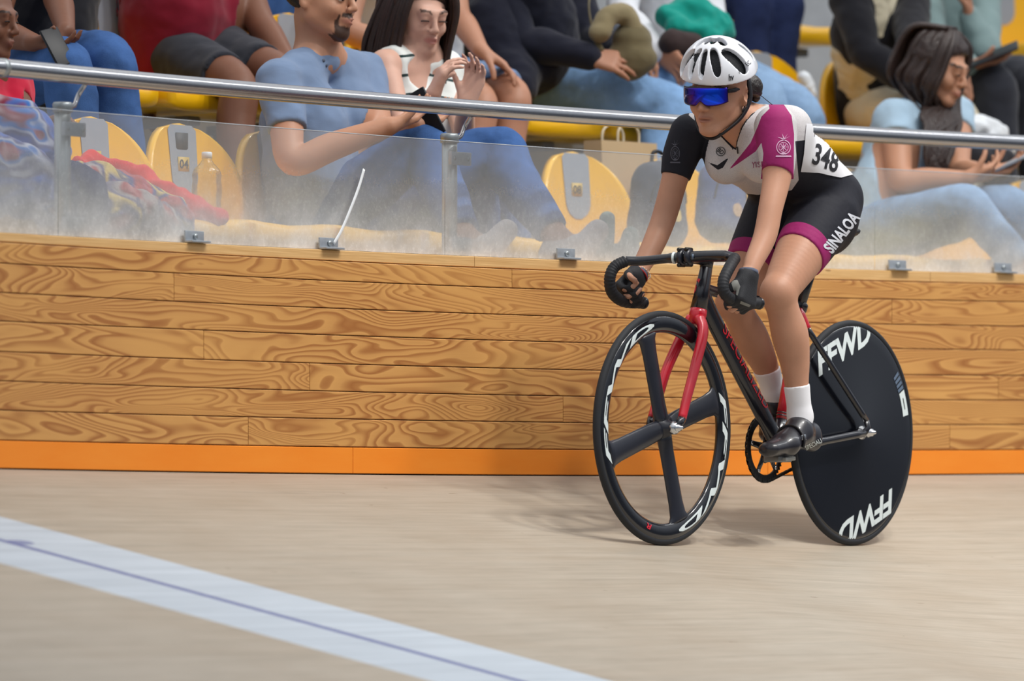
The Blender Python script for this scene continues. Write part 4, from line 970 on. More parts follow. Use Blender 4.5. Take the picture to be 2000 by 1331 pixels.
# shoes
SHOE = M('shoe_black', (30, 29, 36), 0.33, spec=0.5, var=0.2, nscale=90, coat=0.3)
SOLE = M('carbon_sole', (92, 96, 100), 0.35, 0.3)
def shoe(ft, an, up, label_side=1):
    b = Body(); hl, md, bl_, toe = ft; dn = (bl_-hl).normalized(); x = dn.cross(up).normalized(); R = np.array(axes(x, dn, up).transposed())
    b.cone(hl+up*0.0, md-up*0.006, 0.031, 0.031, 0.02).cone(md-up*0.006, bl_-up*0.004, 0.031, 0.029, 0.02, x, 1.3).cone(bl_-up*0.004, toe-up*0.006, 0.029, 0.0225, 0.02, x, 1.5)
    b.cone(hl+up*0.028, md+up*0.018, 0.028, 0.032, 0.02).cone(md+up*0.018, bl_+up*0.0, 0.031, 0.027, 0.03)
    hh = 0.0038; g, o_, s_ = b.field(hh); Gg = grid_xyz(o_, s_, hh)
    sb = (bl_+hl)/2-up*0.033
    g2 = np.maximum(g, -plane(Gg, sb, up)); g2 = np.maximum(g2, -capsule(Gg, an-(an-md)*0.15, an+(an-md)*2, 0.036))
    s = nets_obj('shoe', g2, o_, hh, SHOE, rider)
    g3 = np.maximum(np.maximum(g-0.001, plane(Gg, sb+up*0.001, up)), -plane(Gg, sb-up*0.007, up)); 
    # sole plate
    q = nets_obj('sole', g3, o_, hh, SOLE, s)
    m = MB(); m.box(bl_-up*0.043+dn*0.005, (0.045, 0.055, 0.012), axes(x, dn, up), 0.003); m.build('cleat', M('cleat_grey', (150, 150, 145), 0.5), s)
    return s, dn, x
upL = (anL-ftL[1]).normalized()*0.3+ZV; upL = (upL-(ftL[2]-ftL[0]).normalized()*upL.dot((ftL[2]-ftL[0]).normalized())).normalized()
sL, dnL, xL = shoe(ftL, anL, upL)
d_ = (ftR[2]-ftR[0]).normalized(); upR = HV+ZV*0.4; upR = (upR-d_*upR.dot(d_)).normalized()
sR, _, _ = shoe(ftR, anR, upR)
c0 = ftL[2]*0.55+ftL[1]*0.45; st_ = MB()
st_.tube(spline([c0+(-xL)*0.040-upL*0.022, c0-xL*0.044+upL*0.002, c0-xL*0.026+upL*0.030, c0+upL*0.038, c0+xL*0.03+upL*0.026, c0+xL*0.042-upL*0.01], 6), 0.0045, 10, 2.6).build('strap', BLKC, sL)
m = MB(); m.box(c0-xL*0.043*(1 if (-xL).dot(LV) > 0 else -1)+upL*0.006, (0.006, 0.022, 0.016), axes(xL, dnL, upL), 0.002); m.build('buckle', CHR, sL)
vdir = lambda p: p.normalized()
bs = bvh_of(sL); V, Fs, w_, h_ = text_mesh('SPECIALI', 0.08, 0.0, 0.2)
def place_px(cx, cy, dxp, hp, w_, h_, ang, l):
    ca, sa = math.cos(ang), math.sin(ang)
    return lambda x, y: J(cx+(x/w_*dxp)*ca-(y/h_*hp)*sa*-1*-1, cy-(x/w_*dxp)*sa-(y/h_*hp)*ca, l)
def decal(name, txt, cx, cy, width, height, ang, l, target, m, parent, bold=0.0, shear=0.0, cuts=0.08, off=0.0014, spacing=1.0):
    V, Fs, w_, h_ = text_mesh(txt, cuts, bold, shear, spacing)
    return drape(name, V, Fs, place_px(cx, cy, width, height, w_, h_, math.radians(ang), l), J(cx, cy, l), bvh_of(target), m, parent, off)
decal('lettering', 'SPECIALI', 1588, 868, 34, 9, 27, 0.16, sL, DECW, sL)
# ---- lettering and marks on the suit
WH = M('white_print', (215, 218, 226), 0.6, var=0.03)
decal('lettering', 'SINALOA', 1643, 454, 90, 25, 52, 0.2, suit, WH, suit, bold=0.034, off=0.0016)
PALE = M('pale_print', (214, 170, 200), 0.6); GREY = M('grey_print', (84, 86, 98), 0.6); INKB = M('black_print', (30, 30, 36), 0.6); MAG = M('magenta_print', (140, 34, 88), 0.6)
bibm = M('bib_white', (226, 226, 230), 0.7, var=0.04)
def decal_poly(name, polys, l, target, m, parent, step=6, off=0.0016):
    V, Fs = poly_mesh2([[(x, y) for x, y in p] for p in polys], step)
    cx = sum(v[0] for v in V)/len(V); cy = sum(v[1] for v in V)/len(V)
    return drape(name, V, Fs, lambda x, y: J(x, y, l), J(cx, cy, l), bvh_of(target), m, parent, off)
bib = decal_poly('race_number', [[(1574, 242), (1600, 244), (1630, 265), (1652, 300), (1664, 342), (1641, 347), (1618, 342), (1598, 337), (1563, 335), (1569, 300)]], 0.14, suit, bibm, suit, 1.6, 0.003)
decal('number', '348', 1611, 309, 56, 40, -22, 0.14, suit, INKB, bib, bold=0.02, shear=-0.25, off=0.0042)
def ring_poly(cx, cy, r0, r1, n=20): return [[(cx+r*math.cos(2*math.pi*i/n), cy+r*math.sin(2*math.pi*i/n)) for r, i in ((r0, j), (r1, j), (r1, j+1), (r0, j+1))] for j in range(n)]
def crest(cx, cy, l, m, s=1.0, sx=1.0):
    q = lambda pts: [(cx+x*sx*s, cy+y*s) for x, y in pts]
    polys = [[(cx+(x-cx)*sx, y) for x, y in p] for p in ring_poly(cx, cy, 13*s, 14.6*s)]+[[(cx+(x-cx)*sx, y) for x, y in p] for p in ring_poly(cx, cy, 9*s, 10*s, 16)]
    polys += [q([(-16, 19), (-15, 16), (15, 16), (16, 19)]), q([(-1, -15), (-12, -20), (-2, -18)]), q([(0, -15), (-3, -27), (2, -17)]), q([(1, -15), (14, -22), (3, -17)]), q([(1, -15), (9, -27), (2, -18)])]
    polys += [q([(-6, -5), (-5, -6), (6, 5), (5, 6)]), q([(5, -6), (6, -5), (-5, 6), (-6, 5)]), q([(-8, 0), (-8, -1), (8, -1), (8, 0)]), q([(-1, -8), (0, -8), (0, 8), (-1, 8)]), q([(-6, 12), (0, 9), (6, 12), (0, 14)])]
    return decal_poly('crest', polys, l, suit, m, suit, 6, 0.0015)
crest(1530, 288, 0.25, PALE, 1.0, 0.95); crest(1319, 300, -0.15, GREY, 1.0, 0.62)
decal('mark', 'ISD', 1487, 321, 22, 11, 3, 0.08, suit, MAG, suit); decal('mark', 'Y', 1472, 322, 7, 12, 0, 0.08, suit, MAG, suit)
decal_poly('mark', ring_poly(1408, 296, 8, 9.4), -0.02, suit, INKB, suit, 4); decal('mark', 'BD', 1408, 296, 12, 9, -40, -0.02, suit, INKB, suit, bold=0.02)
m = MB(); zp = spline([J(1440, 289, 0.0)+HV*0.012, J(1441, 300, 0)+HV*0.02, J(1445, 316, 0)+HV*0.02], 4)
decal_poly('zip', [[(1439, 286), (1442, 286), (1444, 300), (1441, 300)]], 0.0, suit, INKB, suit, 4, 0.003)
# collar piping along the neckline
# ---- helmet
HW = M('helmet_white', (232, 234, 240), 0.22, spec=0.5, var=0.02, coat=0.5); HB_ = M('helmet_liner', (30, 31, 35), 0.8, var=0.4, nscale=150, bump=0.8, bscale=180)
b = Body(); R = HR.Rt()
hc = (0, -0.008, 0.052); hr = (0.103, 0.132, 0.110)
b.ell(HR.p(*hc), hr, R, 0.0); b.ell(HR.p(0, -0.055, 0.040), (0.096, 0.098, 0.095), R, 0.03)
hh = 0.0026; g, o_, s_ = b.field(hh, pad=0.01); Gg = grid_xyz(o_, s_, hh)
bi = Body(); bi.ell(HR.p(*hc), [v-0.016 for v in hr], R, 0.0); bi.ell(HR.p(0, -0.055, 0.040), (0.080, 0.082, 0.079), R, 0.03); gi_, _, _ = bi.field(hh, o_, s_)
upv = HR.R@Vector((0, 0, 1)); fwv = HR.R@Vector((0, 1, 0)); rtv = HR.R@Vector((1, 0, 0))
cutp = plane(Gg, HR.p(0, 0.10, 0.036), upv+fwv*-0.10)         # keep above the brim
cutq = plane(Gg, HR.p(0, -0.08, -0.02), upv*1.0+fwv*-0.25)
br = np.minimum(cutp, 1e9)
shell = np.maximum(np.maximum(g, -gi_), -np.maximum(cutp, cutq*0-9))
# brim drops towards the temples and nape
cut2 = plane(Gg, HR.p(0, 0.085, 0.036), upv+fwv*0.42); keep = np.maximum(-cut2, -plane(Gg, HR.p(0, 0.1, 0.033), upv*1.0-fwv*0.0)*0-9)
shell = np.maximum(np.maximum(g, -gi_), np.maximum(-plane(Gg, HR.p(0, 0.12, 0.030), upv+fwv*0.18), -9))
def vent(az, el, lg, wd, dp, tilt=0.0):
    a, e = math.radians(az), math.radians(el); d = Vector((math.sin(a)*math.cos(e), math.cos(a)*math.cos(e), math.sin(e)))
    c = Vector(hc)+Vector((d.x*hr[0], d.y*hr[1], d.z*hr[2])); mer = Vector((-math.sin(a)*math.sin(e), -math.cos(a)*math.sin(e), math.cos(e)))
    sid = d.cross(mer).normalized(); mer = (mer*math.cos(tilt)+sid*math.sin(tilt)); sid = d.cross(mer).normalized()
    w = HR.R@axes(sid, mer, d); return HR.p(*c), (wd, lg, dp), np.array(w.transposed())
vents = [(0, 30, 0.044, 0.0110, 0.026, 0)]
for q in (1, -1): vents += [(29*q, 29, 0.046, 0.0125, 0.026, -0.12*q), (61*q, 24, 0.047, 0.0205, 0.026, -0.5*q), (17*q, 72, 0.018, 0.010, 0.02, 0), (50*q, 66, 0.028, 0.011, 0.02, 0), (95*q, 34, 0.034, 0.012, 0.024, -0.5*q), (130*q, 40, 0.035, 0.013, 0.024, 0), (165*q, 30, 0.035, 0.012, 0.024, 0)]
for a_ in vents:
    c, r_, Rw = vent(*a_); X, Y, Z = Gg[0]-c[0], Gg[1]-c[1], Gg[2]-c[2]; qv = [(Rw[i][0]*X+Rw[i][1]*Y+Rw[i][2]*Z)/r_[i] for i in range(3)]
    k0 = (np.abs(qv[0])**2.4+np.abs(qv[1])**2.8)**(1/2.6); shell = np.maximum(shell, np.minimum((1-k0)*r_[0], 0.040-np.abs(qv[2])*r_[2]))
hel = nets_obj('helmet', shell, o_, hh, HW, rider)
lin_ = np.maximum(gi_+0.004, -gi_-0.016); lin_ = np.maximum(lin_, -plane(Gg, HR.p(0, 0.12, 0.036), upv+fwv*0.18))
nets_obj('liner', lin_, o_, hh, HB_, hel)
decal('maker_mark', 'hv', 1428, 151, 11, 13, 8, 0.0, hel, INKB, hel, bold=0.03, shear=0.2, cuts=0.2); decal('maker_mark', 'ARTi  EC', 1453, 131, 30, 8, 42, 0.0, hel, INKB, hel, cuts=0.2)
# sunglasses
k = NT('mirror_lens'); lw = k.n('ShaderNodeLayerWeight', {'Blend': 0.5}).outputs['Facing']
k.set(color=k.ramp(lw, [(0.0, (0.01, 0.10, 1.0)), (0.10, (0.02, 0.05, 0.9)), (0.24, (0.06, 0.02, 0.35)), (0.5, (0.03, 0.02, 0.08))]), rough=0.13, metal=0.85); LENS = k.m
v = []; f_ = []; nx_, nz_ = 40, 10
for j in range(nz_+1):
    for i in range(nx_+1):
        t = -1+2*i/nx_; x = math.sin(t*1.22)*0.0735; y = 0.047+0.068*math.cos(t*1.22)**0.8; zt_ = 0.030-0.003*t*t; notch = math.exp(-(t/0.13)**2)*0.014
        zb_ = -0.023+0.010*abs(t)**2.5+notch; z = zb_+(zt_-zb_)*j/nz_; y -= 0.010*((z)/0.03)**2*0.5; v.append(HR.p(x, y, z-0.002))
for j in range(nz_):
    for i in range(nx_): a = j*(nx_+1)+i; f_.append((a, a+1, a+nx_+2, a+nx_+1))
gl = link('sunglasses_lens', mesh_from(v, f_), LENS, rider); sm = gl.modifiers.new('thick', 'SOLIDIFY'); sm.thickness = 0.0022
top = [v[nz_*(nx_+1)+i] for i in range(nx_+1)]; MB().tube(top, 0.0024, 8).build('lens_rim', BLKC, gl)
for q in (0, nx_):
    sgn = -1 if q == 0 else 1; a = (v[(nz_)*(nx_+1)+q]+v[(nz_//2)*(nx_+1)+q])/2
    m = MB(); m.tube(spline([a, HR.p(0.0775*sgn, 0.045, 0.014), HR.p(0.081*sgn, 0.0, 0.012), HR.p(0.08*sgn, -0.03, -0.004)], 6), [0.006]*8+[0.004]*11, 10, 0.5, up=upv).build('temple_arm', BLKC, gl)
# chin strap
for sgn in (1, -1):
    m = MB(); q = spline([HR.p(0.086*sgn, -0.026, 0.035), HR.p(0.089*sgn, -0.030, -0.020), HR.p(0.073*sgn, -0.002, -0.070), HR.p(0.042*sgn, 0.040, -0.105), HR.p(0.012*sgn, 0.052, -0.124), HR.p(-0.004*sgn, 0.052, -0.126)], 6)
    m.tube(q, [0.0095 if i < 22 else 0.0115 for i in range(len(q))], 10, 0.45, up=fwv).build('chin_strap', BLKC, hel)
m = MB(); m.tube(spline([HR.p(-0.083, -0.045, 0.03), HR.p(-0.084, -0.02, -0.02), HR.p(-0.079, 0.005, -0.055)], 5), 0.0045, 8, 0.4, up=fwv).build('chin_strap', BLKC, hel)
# hair under the helmet and the bun
HAIR = M('dark_hair', (30, 22, 20), 0.45, var=0.5, nscale=60, bump=0.8, bscale=260)
b = Body(); b.ell(HR.p(0, -0.030, 0.015), (0.0775, 0.088, 0.075), R, 0.0); b.ell(HR.p(-0.020, -0.126, -0.010), (0.046, 0.040, 0.046), R, 0.02); b.ell(HR.p(-0.048, -0.108, -0.004), (0.040, 0.036, 0.042), R, 0.02)
g, o_, s_ = b.field(0.004); Gg = grid_xyz(o_, s_, 0.004); g = np.maximum(g, plane(Gg, HR.p(0, 0.0, 0.0), fwv-upv*1.2)); g = np.maximum(g, plane(Gg, HR.p(0, -0.012, 0.012), fwv*0.8-upv*2.0)*0.5)
hair = nets_obj('hair', g, o_, 0.004, HAIR, rider, fold=0.0022, fscale=50)
rr = random.Random(3)
for i in range(9):
    a = rr.uniform(0, 6.28); c = HR.p(-0.020, -0.130, -0.012); d1 = rtv*math.cos(a)+upv*math.sin(a)
    MB().tube(spline([c+d1*0.034, c+d1*0.042-fwv*0.02, c+(d1*0.5+rtv*0.3).normalized()*0.02-fwv*0.045], 5), [0.007, 0.008, 0.008, 0.009, 0.008, 0.007, 0.006, 0.005, 0.004, 0.003, 0.002], 8).build('hair_lock', HAIR, hair)
MB().tube(spline([J(1478, 180, 0.05), J(1500, 198, 0.07), J(1520, 214, 0.09), J(1534, 226, 0.11)], 5), 0.0012, 5).build('loose_hair', HAIR, hair)
# bracelets on the right wrist
dn = dR.normalized(); w = aR[-1]-dn*0.012
MB().tube([w+(rtv_*math.cos(a)+(dn.cross(rtv_))*math.sin(a))*0.029-dn*0.006*math.sin(a) for rtv_ in [dn.orthogonal().normalized()] for a in [2*math.pi*i/24 for i in range(24)]], 0.0028, 8, closed=True).build('red_bracelet', M('red_cord', (150, 30, 30), 0.8), rider)
m = MB(); ov = dn.orthogonal().normalized()
for i in range(26):
    a = 2*math.pi*i/26; c = w-dn*0.010+(ov*math.cos(a)+dn.cross(ov)*math.sin(a))*0.031+ZV*-0.004*(1+math.cos(a)); m.lathe(c-ZV*0.0022, ZV, [(0, 0.0004), (0.0008, 0.0018), (0.0022, 0.0022), (0.0036, 0.0018), (0.0044, 0.0004)], 8)
m.build('bead_bracelet', M('pearl_beads', (226, 214, 200), 0.25), rider)
# ================================================================ SEATS
YEL = M('yellow_plastic', (244, 186, 16), 0.3, spec=0.5, var=0.04, nscale=8, coat=0.2)
GRYP = M('grey_plastic', (150, 158, 170), 0.5, var=0.06); DKP = M('dark_print', (62, 62, 64), 0.6); GLD = M('gold_print', (206, 176, 96), 0.5); SUPM = M('seat_support_grey', (120, 124, 128), 0.5, 0.3)
def seat(px, row, label, number=None):
    B0 = 0.86+0.88*(row-1); ph = PHI(px, B0); u, n = TAN(ph), NRM(ph); z0 = 0.895+0.46*(row-1); o = PP(ph, B0, z0)
    r = thing('stadium_seat', label, 'seat', PP(ph, B0-0.18, z0-0.42), 'yellow stadium seats in row %d of the stand' % row if False else ('yellow stadium seats in the front row', 'yellow stadium seats in the second row', 'yellow stadium seats in the third row')[row-1])
    H = 0.355
    def wv(v): return 0.214 if v < 0.35 else 0.214*max(0.0, 1-((v-0.35)/0.65)**2.3)**0.5
    def S(x, v, off=0.0): return o+u*x+n*(-0.035*v+0.055*(x/0.214)**2+off)+ZV*(H*v-0.01)
    N = 22; m = MB()
    for off in (0.012, -0.014):
        a = [[S(wv(j/N)*(-1+2*i/N), j/N, off-(0.0 if off > 0 else 0.0)) for i in range(N+1)] for j in range(N+1)]
        base = len(m.v); m.v += [p for row_ in a for p in row_]
        for j in range(N):
            for i in range(N):
                q = [base+j*(N+1)+i, base+j*(N+1)+i+1, base+(j+1)*(N+1)+i+1, base+(j+1)*(N+1)+i]; m.f.append(q if off < 0 else q[::-1])
    K = (N+1)*(N+1); ed = [j*(N+1) for j in range(N+1)]+[N*(N+1)+i for i in range(1, N+1)]+[j*(N+1)+N for j in range(N-1, -1, -1)]
    for a, b in zip(ed[:-1], ed[1:]): m.f.append([a, b, b+K, a+K])
    me = m.mesh(); bm = bmesh.new(); bm.from_mesh(me); bmesh.ops.remove_doubles(bm, verts=bm.verts, dist=1e-4); bmesh.ops.recalc_face_normals(bm, faces=bm.faces); bm.to_mesh(me); bm.free()
    bo = link('backrest', me, YEL, r)
    v = []; f = []
    for j in range(15):
        vv = 0.40+0.585*j/14; hw = min(0.060*(1-max(0, (0.56-vv)/0.165)**2)**0.5 if vv < 0.56 else 0.060+0.012*(vv-0.56), wv(vv)); v += [S(hw*(-1+i/3), vv, 0.0145) for i in range(7)]
    for j in range(14):
        for i in range(6): f.append((j*7+i, j*7+i+1, j*7+i+8, j*7+i+7))
    ins = link('number_plate', mesh_from(v, f), GRYP, bo)
    m = MB(); Rr = axes(u, n, ZV)
    if number:
        m2 = MB()
        if number == '04': m2.box(S(0.0, 0.85, 0.0165), (0.055, 0.002, 0.05), Rr).build('row_plate', DKP, ins)
        V, Fs, w_, h_ = text_mesh(number, 0.3, 0.02); m3 = MB(); m3.box(S(0, 0.66, 0.0165), (0.05, 0.002, 0.042), Rr, 0.0); m3.build('number_patch', GLD, ins)
        link('digits', mesh_from([S(0, 0.66, 0.0182)+u*(x/w_*0.04)+ZV*(y/h_*0.028) for x, y in V], Fs), DKP, ins)
    # pan
    rings = []
    for j, (y, hw, zt, zb) in enumerate([(-0.01, 0.20, 0.03, -0.02), (0.04, 0.213, 0.018, -0.032), (0.15, 0.216, 0.006, -0.036), (0.28, 0.216, 0.010, -0.034), (0.36, 0.212, 0.022, -0.038), (0.395, 0.203, 0.020, -0.045), (0.412, 0.185, 0.006, -0.042)]):
        ring = []
        for i in range(28):
            a = 2*math.pi*i/28; cx = math.copysign(abs(math.cos(a))**0.35, math.cos(a)); sy = math.copysign(abs(math.sin(a))**0.5, math.sin(a))
            z = (zt if sy > 0 else -zb)*sy+(0.018*(cx*cx) if sy > 0 else 0); ring.append(o+u*hw*cx+n*y+ZV*(z+0.012))
        rings.append(ring)
    MB().loft(rings).build('seat_pan', YEL, r)
    m = MB(); m.box(o+n*0.18-ZV*0.055, (0.06, 0.30, 0.03), Rr, 0.006); m.box(o+n*0.08-ZV*0.23, (0.05, 0.05, 0.36), Rr, 0.004); m.box(o+n*0.08-ZV*0.413, (0.12, 0.12, 0.012), Rr, 0.002); m.build('support', SUPM, r)
    return r
seat(18, 1, 'yellow seat at the far left of the front row under the child in red'); seat(190, 1, 'yellow seat half hidden by the left steel post and the colourful blanket', '03')
seat(362, 1, 'yellow seat numbered 04 with a clear bottle standing on it', '04'); seat(536, 1, 'yellow front row seat under the man in the blue-grey T-shirt')
seat(706, 1, 'yellow front row seat behind the reclining man\'s thigh'); seat(872, 1, 'yellow front row seat behind the middle steel post')
seat(1130, 1, 'empty yellow front row seat with a small number plate, left of the dark backpack', '08'); seat(1312, 1, 'yellow front row seat behind the dark grey backpack')
seat(1490, 1, 'yellow front row seat hidden behind the cyclist'); seat(1668, 1, 'yellow front row seat under the long-haired woman'); seat(1846, 1, 'yellow front row seat right of the long-haired woman'); seat(2022, 1, 'yellow front row seat at the right edge of the picture')
seat(30, 2, 'yellow second row seat with grey plate at the top left corner'); seat(222, 2, 'yellow second row seat left of the man in red'); seat(400, 2, 'yellow second row seat under the man in red')
seat(575, 2, 'yellow second row seat behind the man in the blue-grey T-shirt'); seat(745, 2, 'yellow second row seat behind the woman in the striped top'); seat(925, 2, 'yellow second row seat beside the bare knee'); seat(1100, 2, 'yellow second row seat under the navy jacket'); seat(1290, 2, 'yellow second row seat above the paper bag')
seat(1488, 2, 'empty yellow second row seat right of the white helmet', '11'); seat(1672, 2, 'yellow second row seat behind the person in cream'); seat(1850, 2, 'yellow second row seat behind the long-haired woman\'s head'); seat(2030, 2, 'yellow second row seat at the right edge')
seat(1440, 3, 'yellow third row seat under dark blue jeans, above the helmet'); seat(1960, 3, 'empty bright yellow third row seat in the top right corner'); seat(760, 3, 'yellow third row seat above the woman in the striped top'); seat(390, 3, 'yellow third row seat above the man in red')
# ================================================================ SPECTATORS
HAIRB = M('brown_hair', (46, 32, 28), 0.45, var=0.5, nscale=60, bump=0.8, bscale=260)
def strands(name, paths, r, m, parent):
    """each lock its own tube, all in one head of hair"""
    mb = MB()
    for q in paths:
        s_ = spline(q, 5); n_ = len(s_); mb.tube(s_, [r*(0.75+0.35*math.sin(math.pi*min(1, 0.25+i/n_)))*(1 if i < n_-4 else (n_-i)/4.0) for i in range(n_)], 7)
    return mb.build(name, m, parent)
def crowd(label, j, skm, top, bot, tex=None):
    """a seated figure from its joints; all points in world space"""
    root = thing('person', label, 'person', j['hipR']*0.5+j['hipL']*0.5-ZV*0.1, 'spectators in the stand')
    la = (j['shL']-j['shR']).normalized(); nb = j['neck']; hm = (j['hipR']+j['hipL'])/2; tw = j.get('tw', 0.115); bl = j.get('belly', 0.0); fr_ = NRM(PHI(project(hm)[0], 0.7))
    sh = (j['shL']+j['shR'])/2; ch = sh*0.72+hm*0.28; wa = sh*0.32+hm*0.68+fr_*bl*0.5; hw = (j['shL']-j['shR']).length/2
    def torso(b, g=0.0):
        for q in (1, -1):
            b.cone(ch+la*hw*0.45*q, wa+la*hw*0.38*q, tw+g, tw*0.93+g+bl*0.4, 0.03); b.cone(wa+la*hw*0.38*q, hm+la*0.065*q, tw*0.93+g+bl*0.4, tw+g, 0.03)
            b.cone(nb-ZV*0.02, (j['shL'] if q > 0 else j['shR']), 0.052+g, 0.050+g, 0.05)
            b.cone(sh+la*hw*0.5*q-ZV*0.02, ch+la*hw*0.4*q, 0.07+g, tw+g, 0.03)
    ar = j.get('ar', 1.0)
    def arm(b, s_, g=0.0, upto=9):
        S_, E_, W_ = j['sh'+s_], j['el'+s_], j['wr'+s_]; m1 = S_*0.5+E_*0.5; m2 = E_*0.6+W_*0.4
        b.chain([S_, m1, E_, m2, W_][:upto], [v*ar+g for v in (0.052, 0.046, 0.039, 0.038, 0.026)][:upto], 0.012)
    def leg(b, s_, g=0.0, upto=9):
        H_, K_, A_ = j['hip'+s_], j['kn'+s_], j['an'+s_]; lr = j.get('lr', 1.0); m1 = H_*0.5+K_*0.5; m2 = K_*0.68+A_*0.32
        b.chain([H_, m1, K_, m2, A_][:upto], [v*lr+g for v in (0.09, 0.076, 0.056, 0.054, 0.036)][:upto], 0.02)
    b = Body(); hd = None
    if 'head' in j: hd = Head(*j['head']); hd.add(b, nb, 0.054*j['head'][3], female=j.get('fem', True))
    else: b.cone(nb, nb+ZV*0.1, 0.055, 0.05, 0.03)
    torso(b); arm(b, 'R'); arm(b, 'L'); leg(b, 'R'); leg(b, 'L')
    for s_ in 'RL':
        hs = j.get('hand'+s_)
        if hs: hand(b, j['wr'+s_], *hs)
        f_ = j.get('ft'+s_)
        if f_ is not None: b.cone(j['an'+s_], j['an'+s_]*0.6+f_*0.4-ZV*0.025, 0.030, 0.022, 0.02)
    h = j.get('h', 0.0065); f, o_, s_ = b.field(h)
    at = {'lip': (hd.lip if hd else (lambda V: np.zeros(len(V)))), 'hairy': ((lambda V: np.maximum(hd.brow(V), hd.beard(V) if j.get('beard') else 0)) if hd else (lambda V: np.zeros(len(V))))}
    nets_obj('body', f, o_, h, skm, root, attrs=at)
    if hd: hd.eyes(root, j.get('closed', 0.5), j.get('look', -0.5))
    # clothes
    tm, sl_, tname = top; b = Body(); torso(b, 0.007)
    for q in 'RL':
        if sl_ > 0: arm(b, q, 0.010 if sl_ < 1 else 0.013, 3 if sl_ <= 1 else 9)
    h2 = 0.0075; f, o_, s2 = b.field(h2); G = grid_xyz(o_, s2, h2); ex = capsule(G, nb+ZV*0.012+fr_*0.005, nb+ZV*0.4+fr_*0.02, j.get('nk', 0.066))
    if 'vneck' in j: ex = np.minimum(ex, np.sqrt((G[0]-j['vneck'][0].x)**2+(G[1]-j['vneck'][0].y)**2+(G[2]-j['vneck'][0].z)**2)-j['vneck'][1])
    for q in 'RL':
        if sl_ <= 0:
            S_ = j['sh'+q]; E_ = j['el'+q]; ex = np.minimum(ex, capsule(G, S_-(la if q == 'L' else -la)*0.012, S_+(la if q == 'L' else -la)*0.4, 0.12))
        elif sl_ < 1:
            S_, E_ = j['sh'+q], j['el'+q]; c = S_*(1-sl_)+E_*sl_; ex = np.minimum(ex, capsule(G, c, c+(E_-S_)*0.9, 0.08))
    st = {}
    if j.get('stripes'): st = {'stripe': (lambda V: 0.075-np.abs(((V[:, 2]*17.0+0.35+0.1*np.sin(V[:, 0]*30)) % 1.0)-0.5))}
    nets_obj(tname, np.maximum(f, -ex), o_, h2, tm, root, fold=j.get('fold', 0.007), fscale=11, attrs=st)
    bm_, ll, bname = bot; b = Body(); b.ell(hm+fr_*0.0, (0.15, 0.15, 0.11), np.eye(3), 0.04)
    for q in 'RL': leg(b, q, 0.011 if ll < 1 else 0.013, 9)
    f, o_, s2 = b.field(h2); G = grid_xyz(o_, s2, h2); ex = None
    for q in 'RL':
        if ll < 1: c = j['hip'+q]*(1-ll)+j['kn'+q]*ll; d = (j['kn'+q]-j['hip'+q]); ex_ = np.minimum(capsule(G, c, c+d*0.6, 0.12), capsule(G, j['kn'+q]-(j['an'+q]-j['kn'+q])*0.12, j['an'+q]+(j['an'+q]-j['kn'+q])*0.2, 0.10))
        else: d = (j['an'+q]-j['kn'+q]).normalized(); ex_ = capsule(G, j['an'+q]-d*0.02, j['an'+q]+d*0.2, 0.09)
        ex = ex_ if ex is None else np.minimum(ex, ex_)
    nets_obj(bname, np.maximum(f, -ex), o_, h2, bm_, root, fold=0.007, fscale=10)
    for q in 'RL':
        f_ = j.get('ft'+q)
        if f_ is not None and j.get('shoe'):
            a = j['an'+q]; d = (f_-a).normalized(); b = Body(); up = (a-f_); up = ZV*1.0 if up.length < 0.01 else (ZV-d*ZV.dot(d)).normalized(); hl = a-d*0.03-up*0.05
            b.chain([hl, hl+d*0.10, f_-up*0.01], [0.036, 0.039, 0.034], 0.01).cone(a-up*0.02, hl+d*0.09, 0.04, 0.036, 0.02); g, o2, s3 = b.field(0.007); so = nets_obj('shoe', g, o2, 0.007, j['shoe'], root)
    return root, hd
def hood(hd, r=(0.084, 0.104, 0.092), front=0.045, low=-0.02, m=None, parent=None, name='hair', extra=None, h=0.006, parting=0.0):
    b = Body(); R = hd.Rt(); k = hd.s; b.ell(hd.p(0, -0.022, 0.036), [v*k for v in r], R, 0.0)
    for e in (extra or []): b.cone(*e)
    f, o_, s_ = b.field(h); G = grid_xyz(o_, s_, h); up, fw_ = hd.R@Vector((0, 0, 1)), hd.R@Vector((0, 1, 0))
    ex = np.maximum(plane(G, hd.p(0, front, 0.0), fw_-up*0.0), -plane(G, hd.p(0, 0, 0.066), up-fw_*0.0)*1.0); f = np.maximum(f, plane(G, hd.p(0, front, 0.05), fw_-up*0.9)*0.75) if extra or low > -0.032 else np.maximum(f, np.minimum(plane(G, hd.p(0, 0.072, 0.062), fw_*0.6-up*1.0), plane(G, hd.p(0, -0.004, 0.0), fw_)))
    if not extra: f = np.maximum(f, -plane(G, hd.p(0, 0, low), up))
    return nets_obj(name, f, o_, h, m, parent, fold=0.004, fscale=30)
TAN_ = skin('skin_tan', (190, 140, 112), lips=(170, 105, 95), hair=(36, 28, 26)); FAIR = skin('skin_fair', (214, 170, 150), lips=(190, 110, 105), hair=(48, 34, 30)); DARK = skin('skin_brown', (120, 78, 58), lips=(130, 76, 66), hair=(28, 20, 18)); OLV = skin('skin_olive', (178, 128, 102), lips=(158, 96, 84), hair=(30, 22, 20))
JEAN = denim('mid_blue_denim', (62, 94, 146)); JEANL = denim('light_blue_denim', (128, 164, 206)); JEAND = denim('dark_blue_denim', (38, 48, 82)); JEANP = denim('pale_blue_denim', (132, 160, 192)); DRK = cloth('charcoal_cloth', (44, 46, 54)); SHORTB = cloth('blue_grey_shorts', (112, 140, 178))
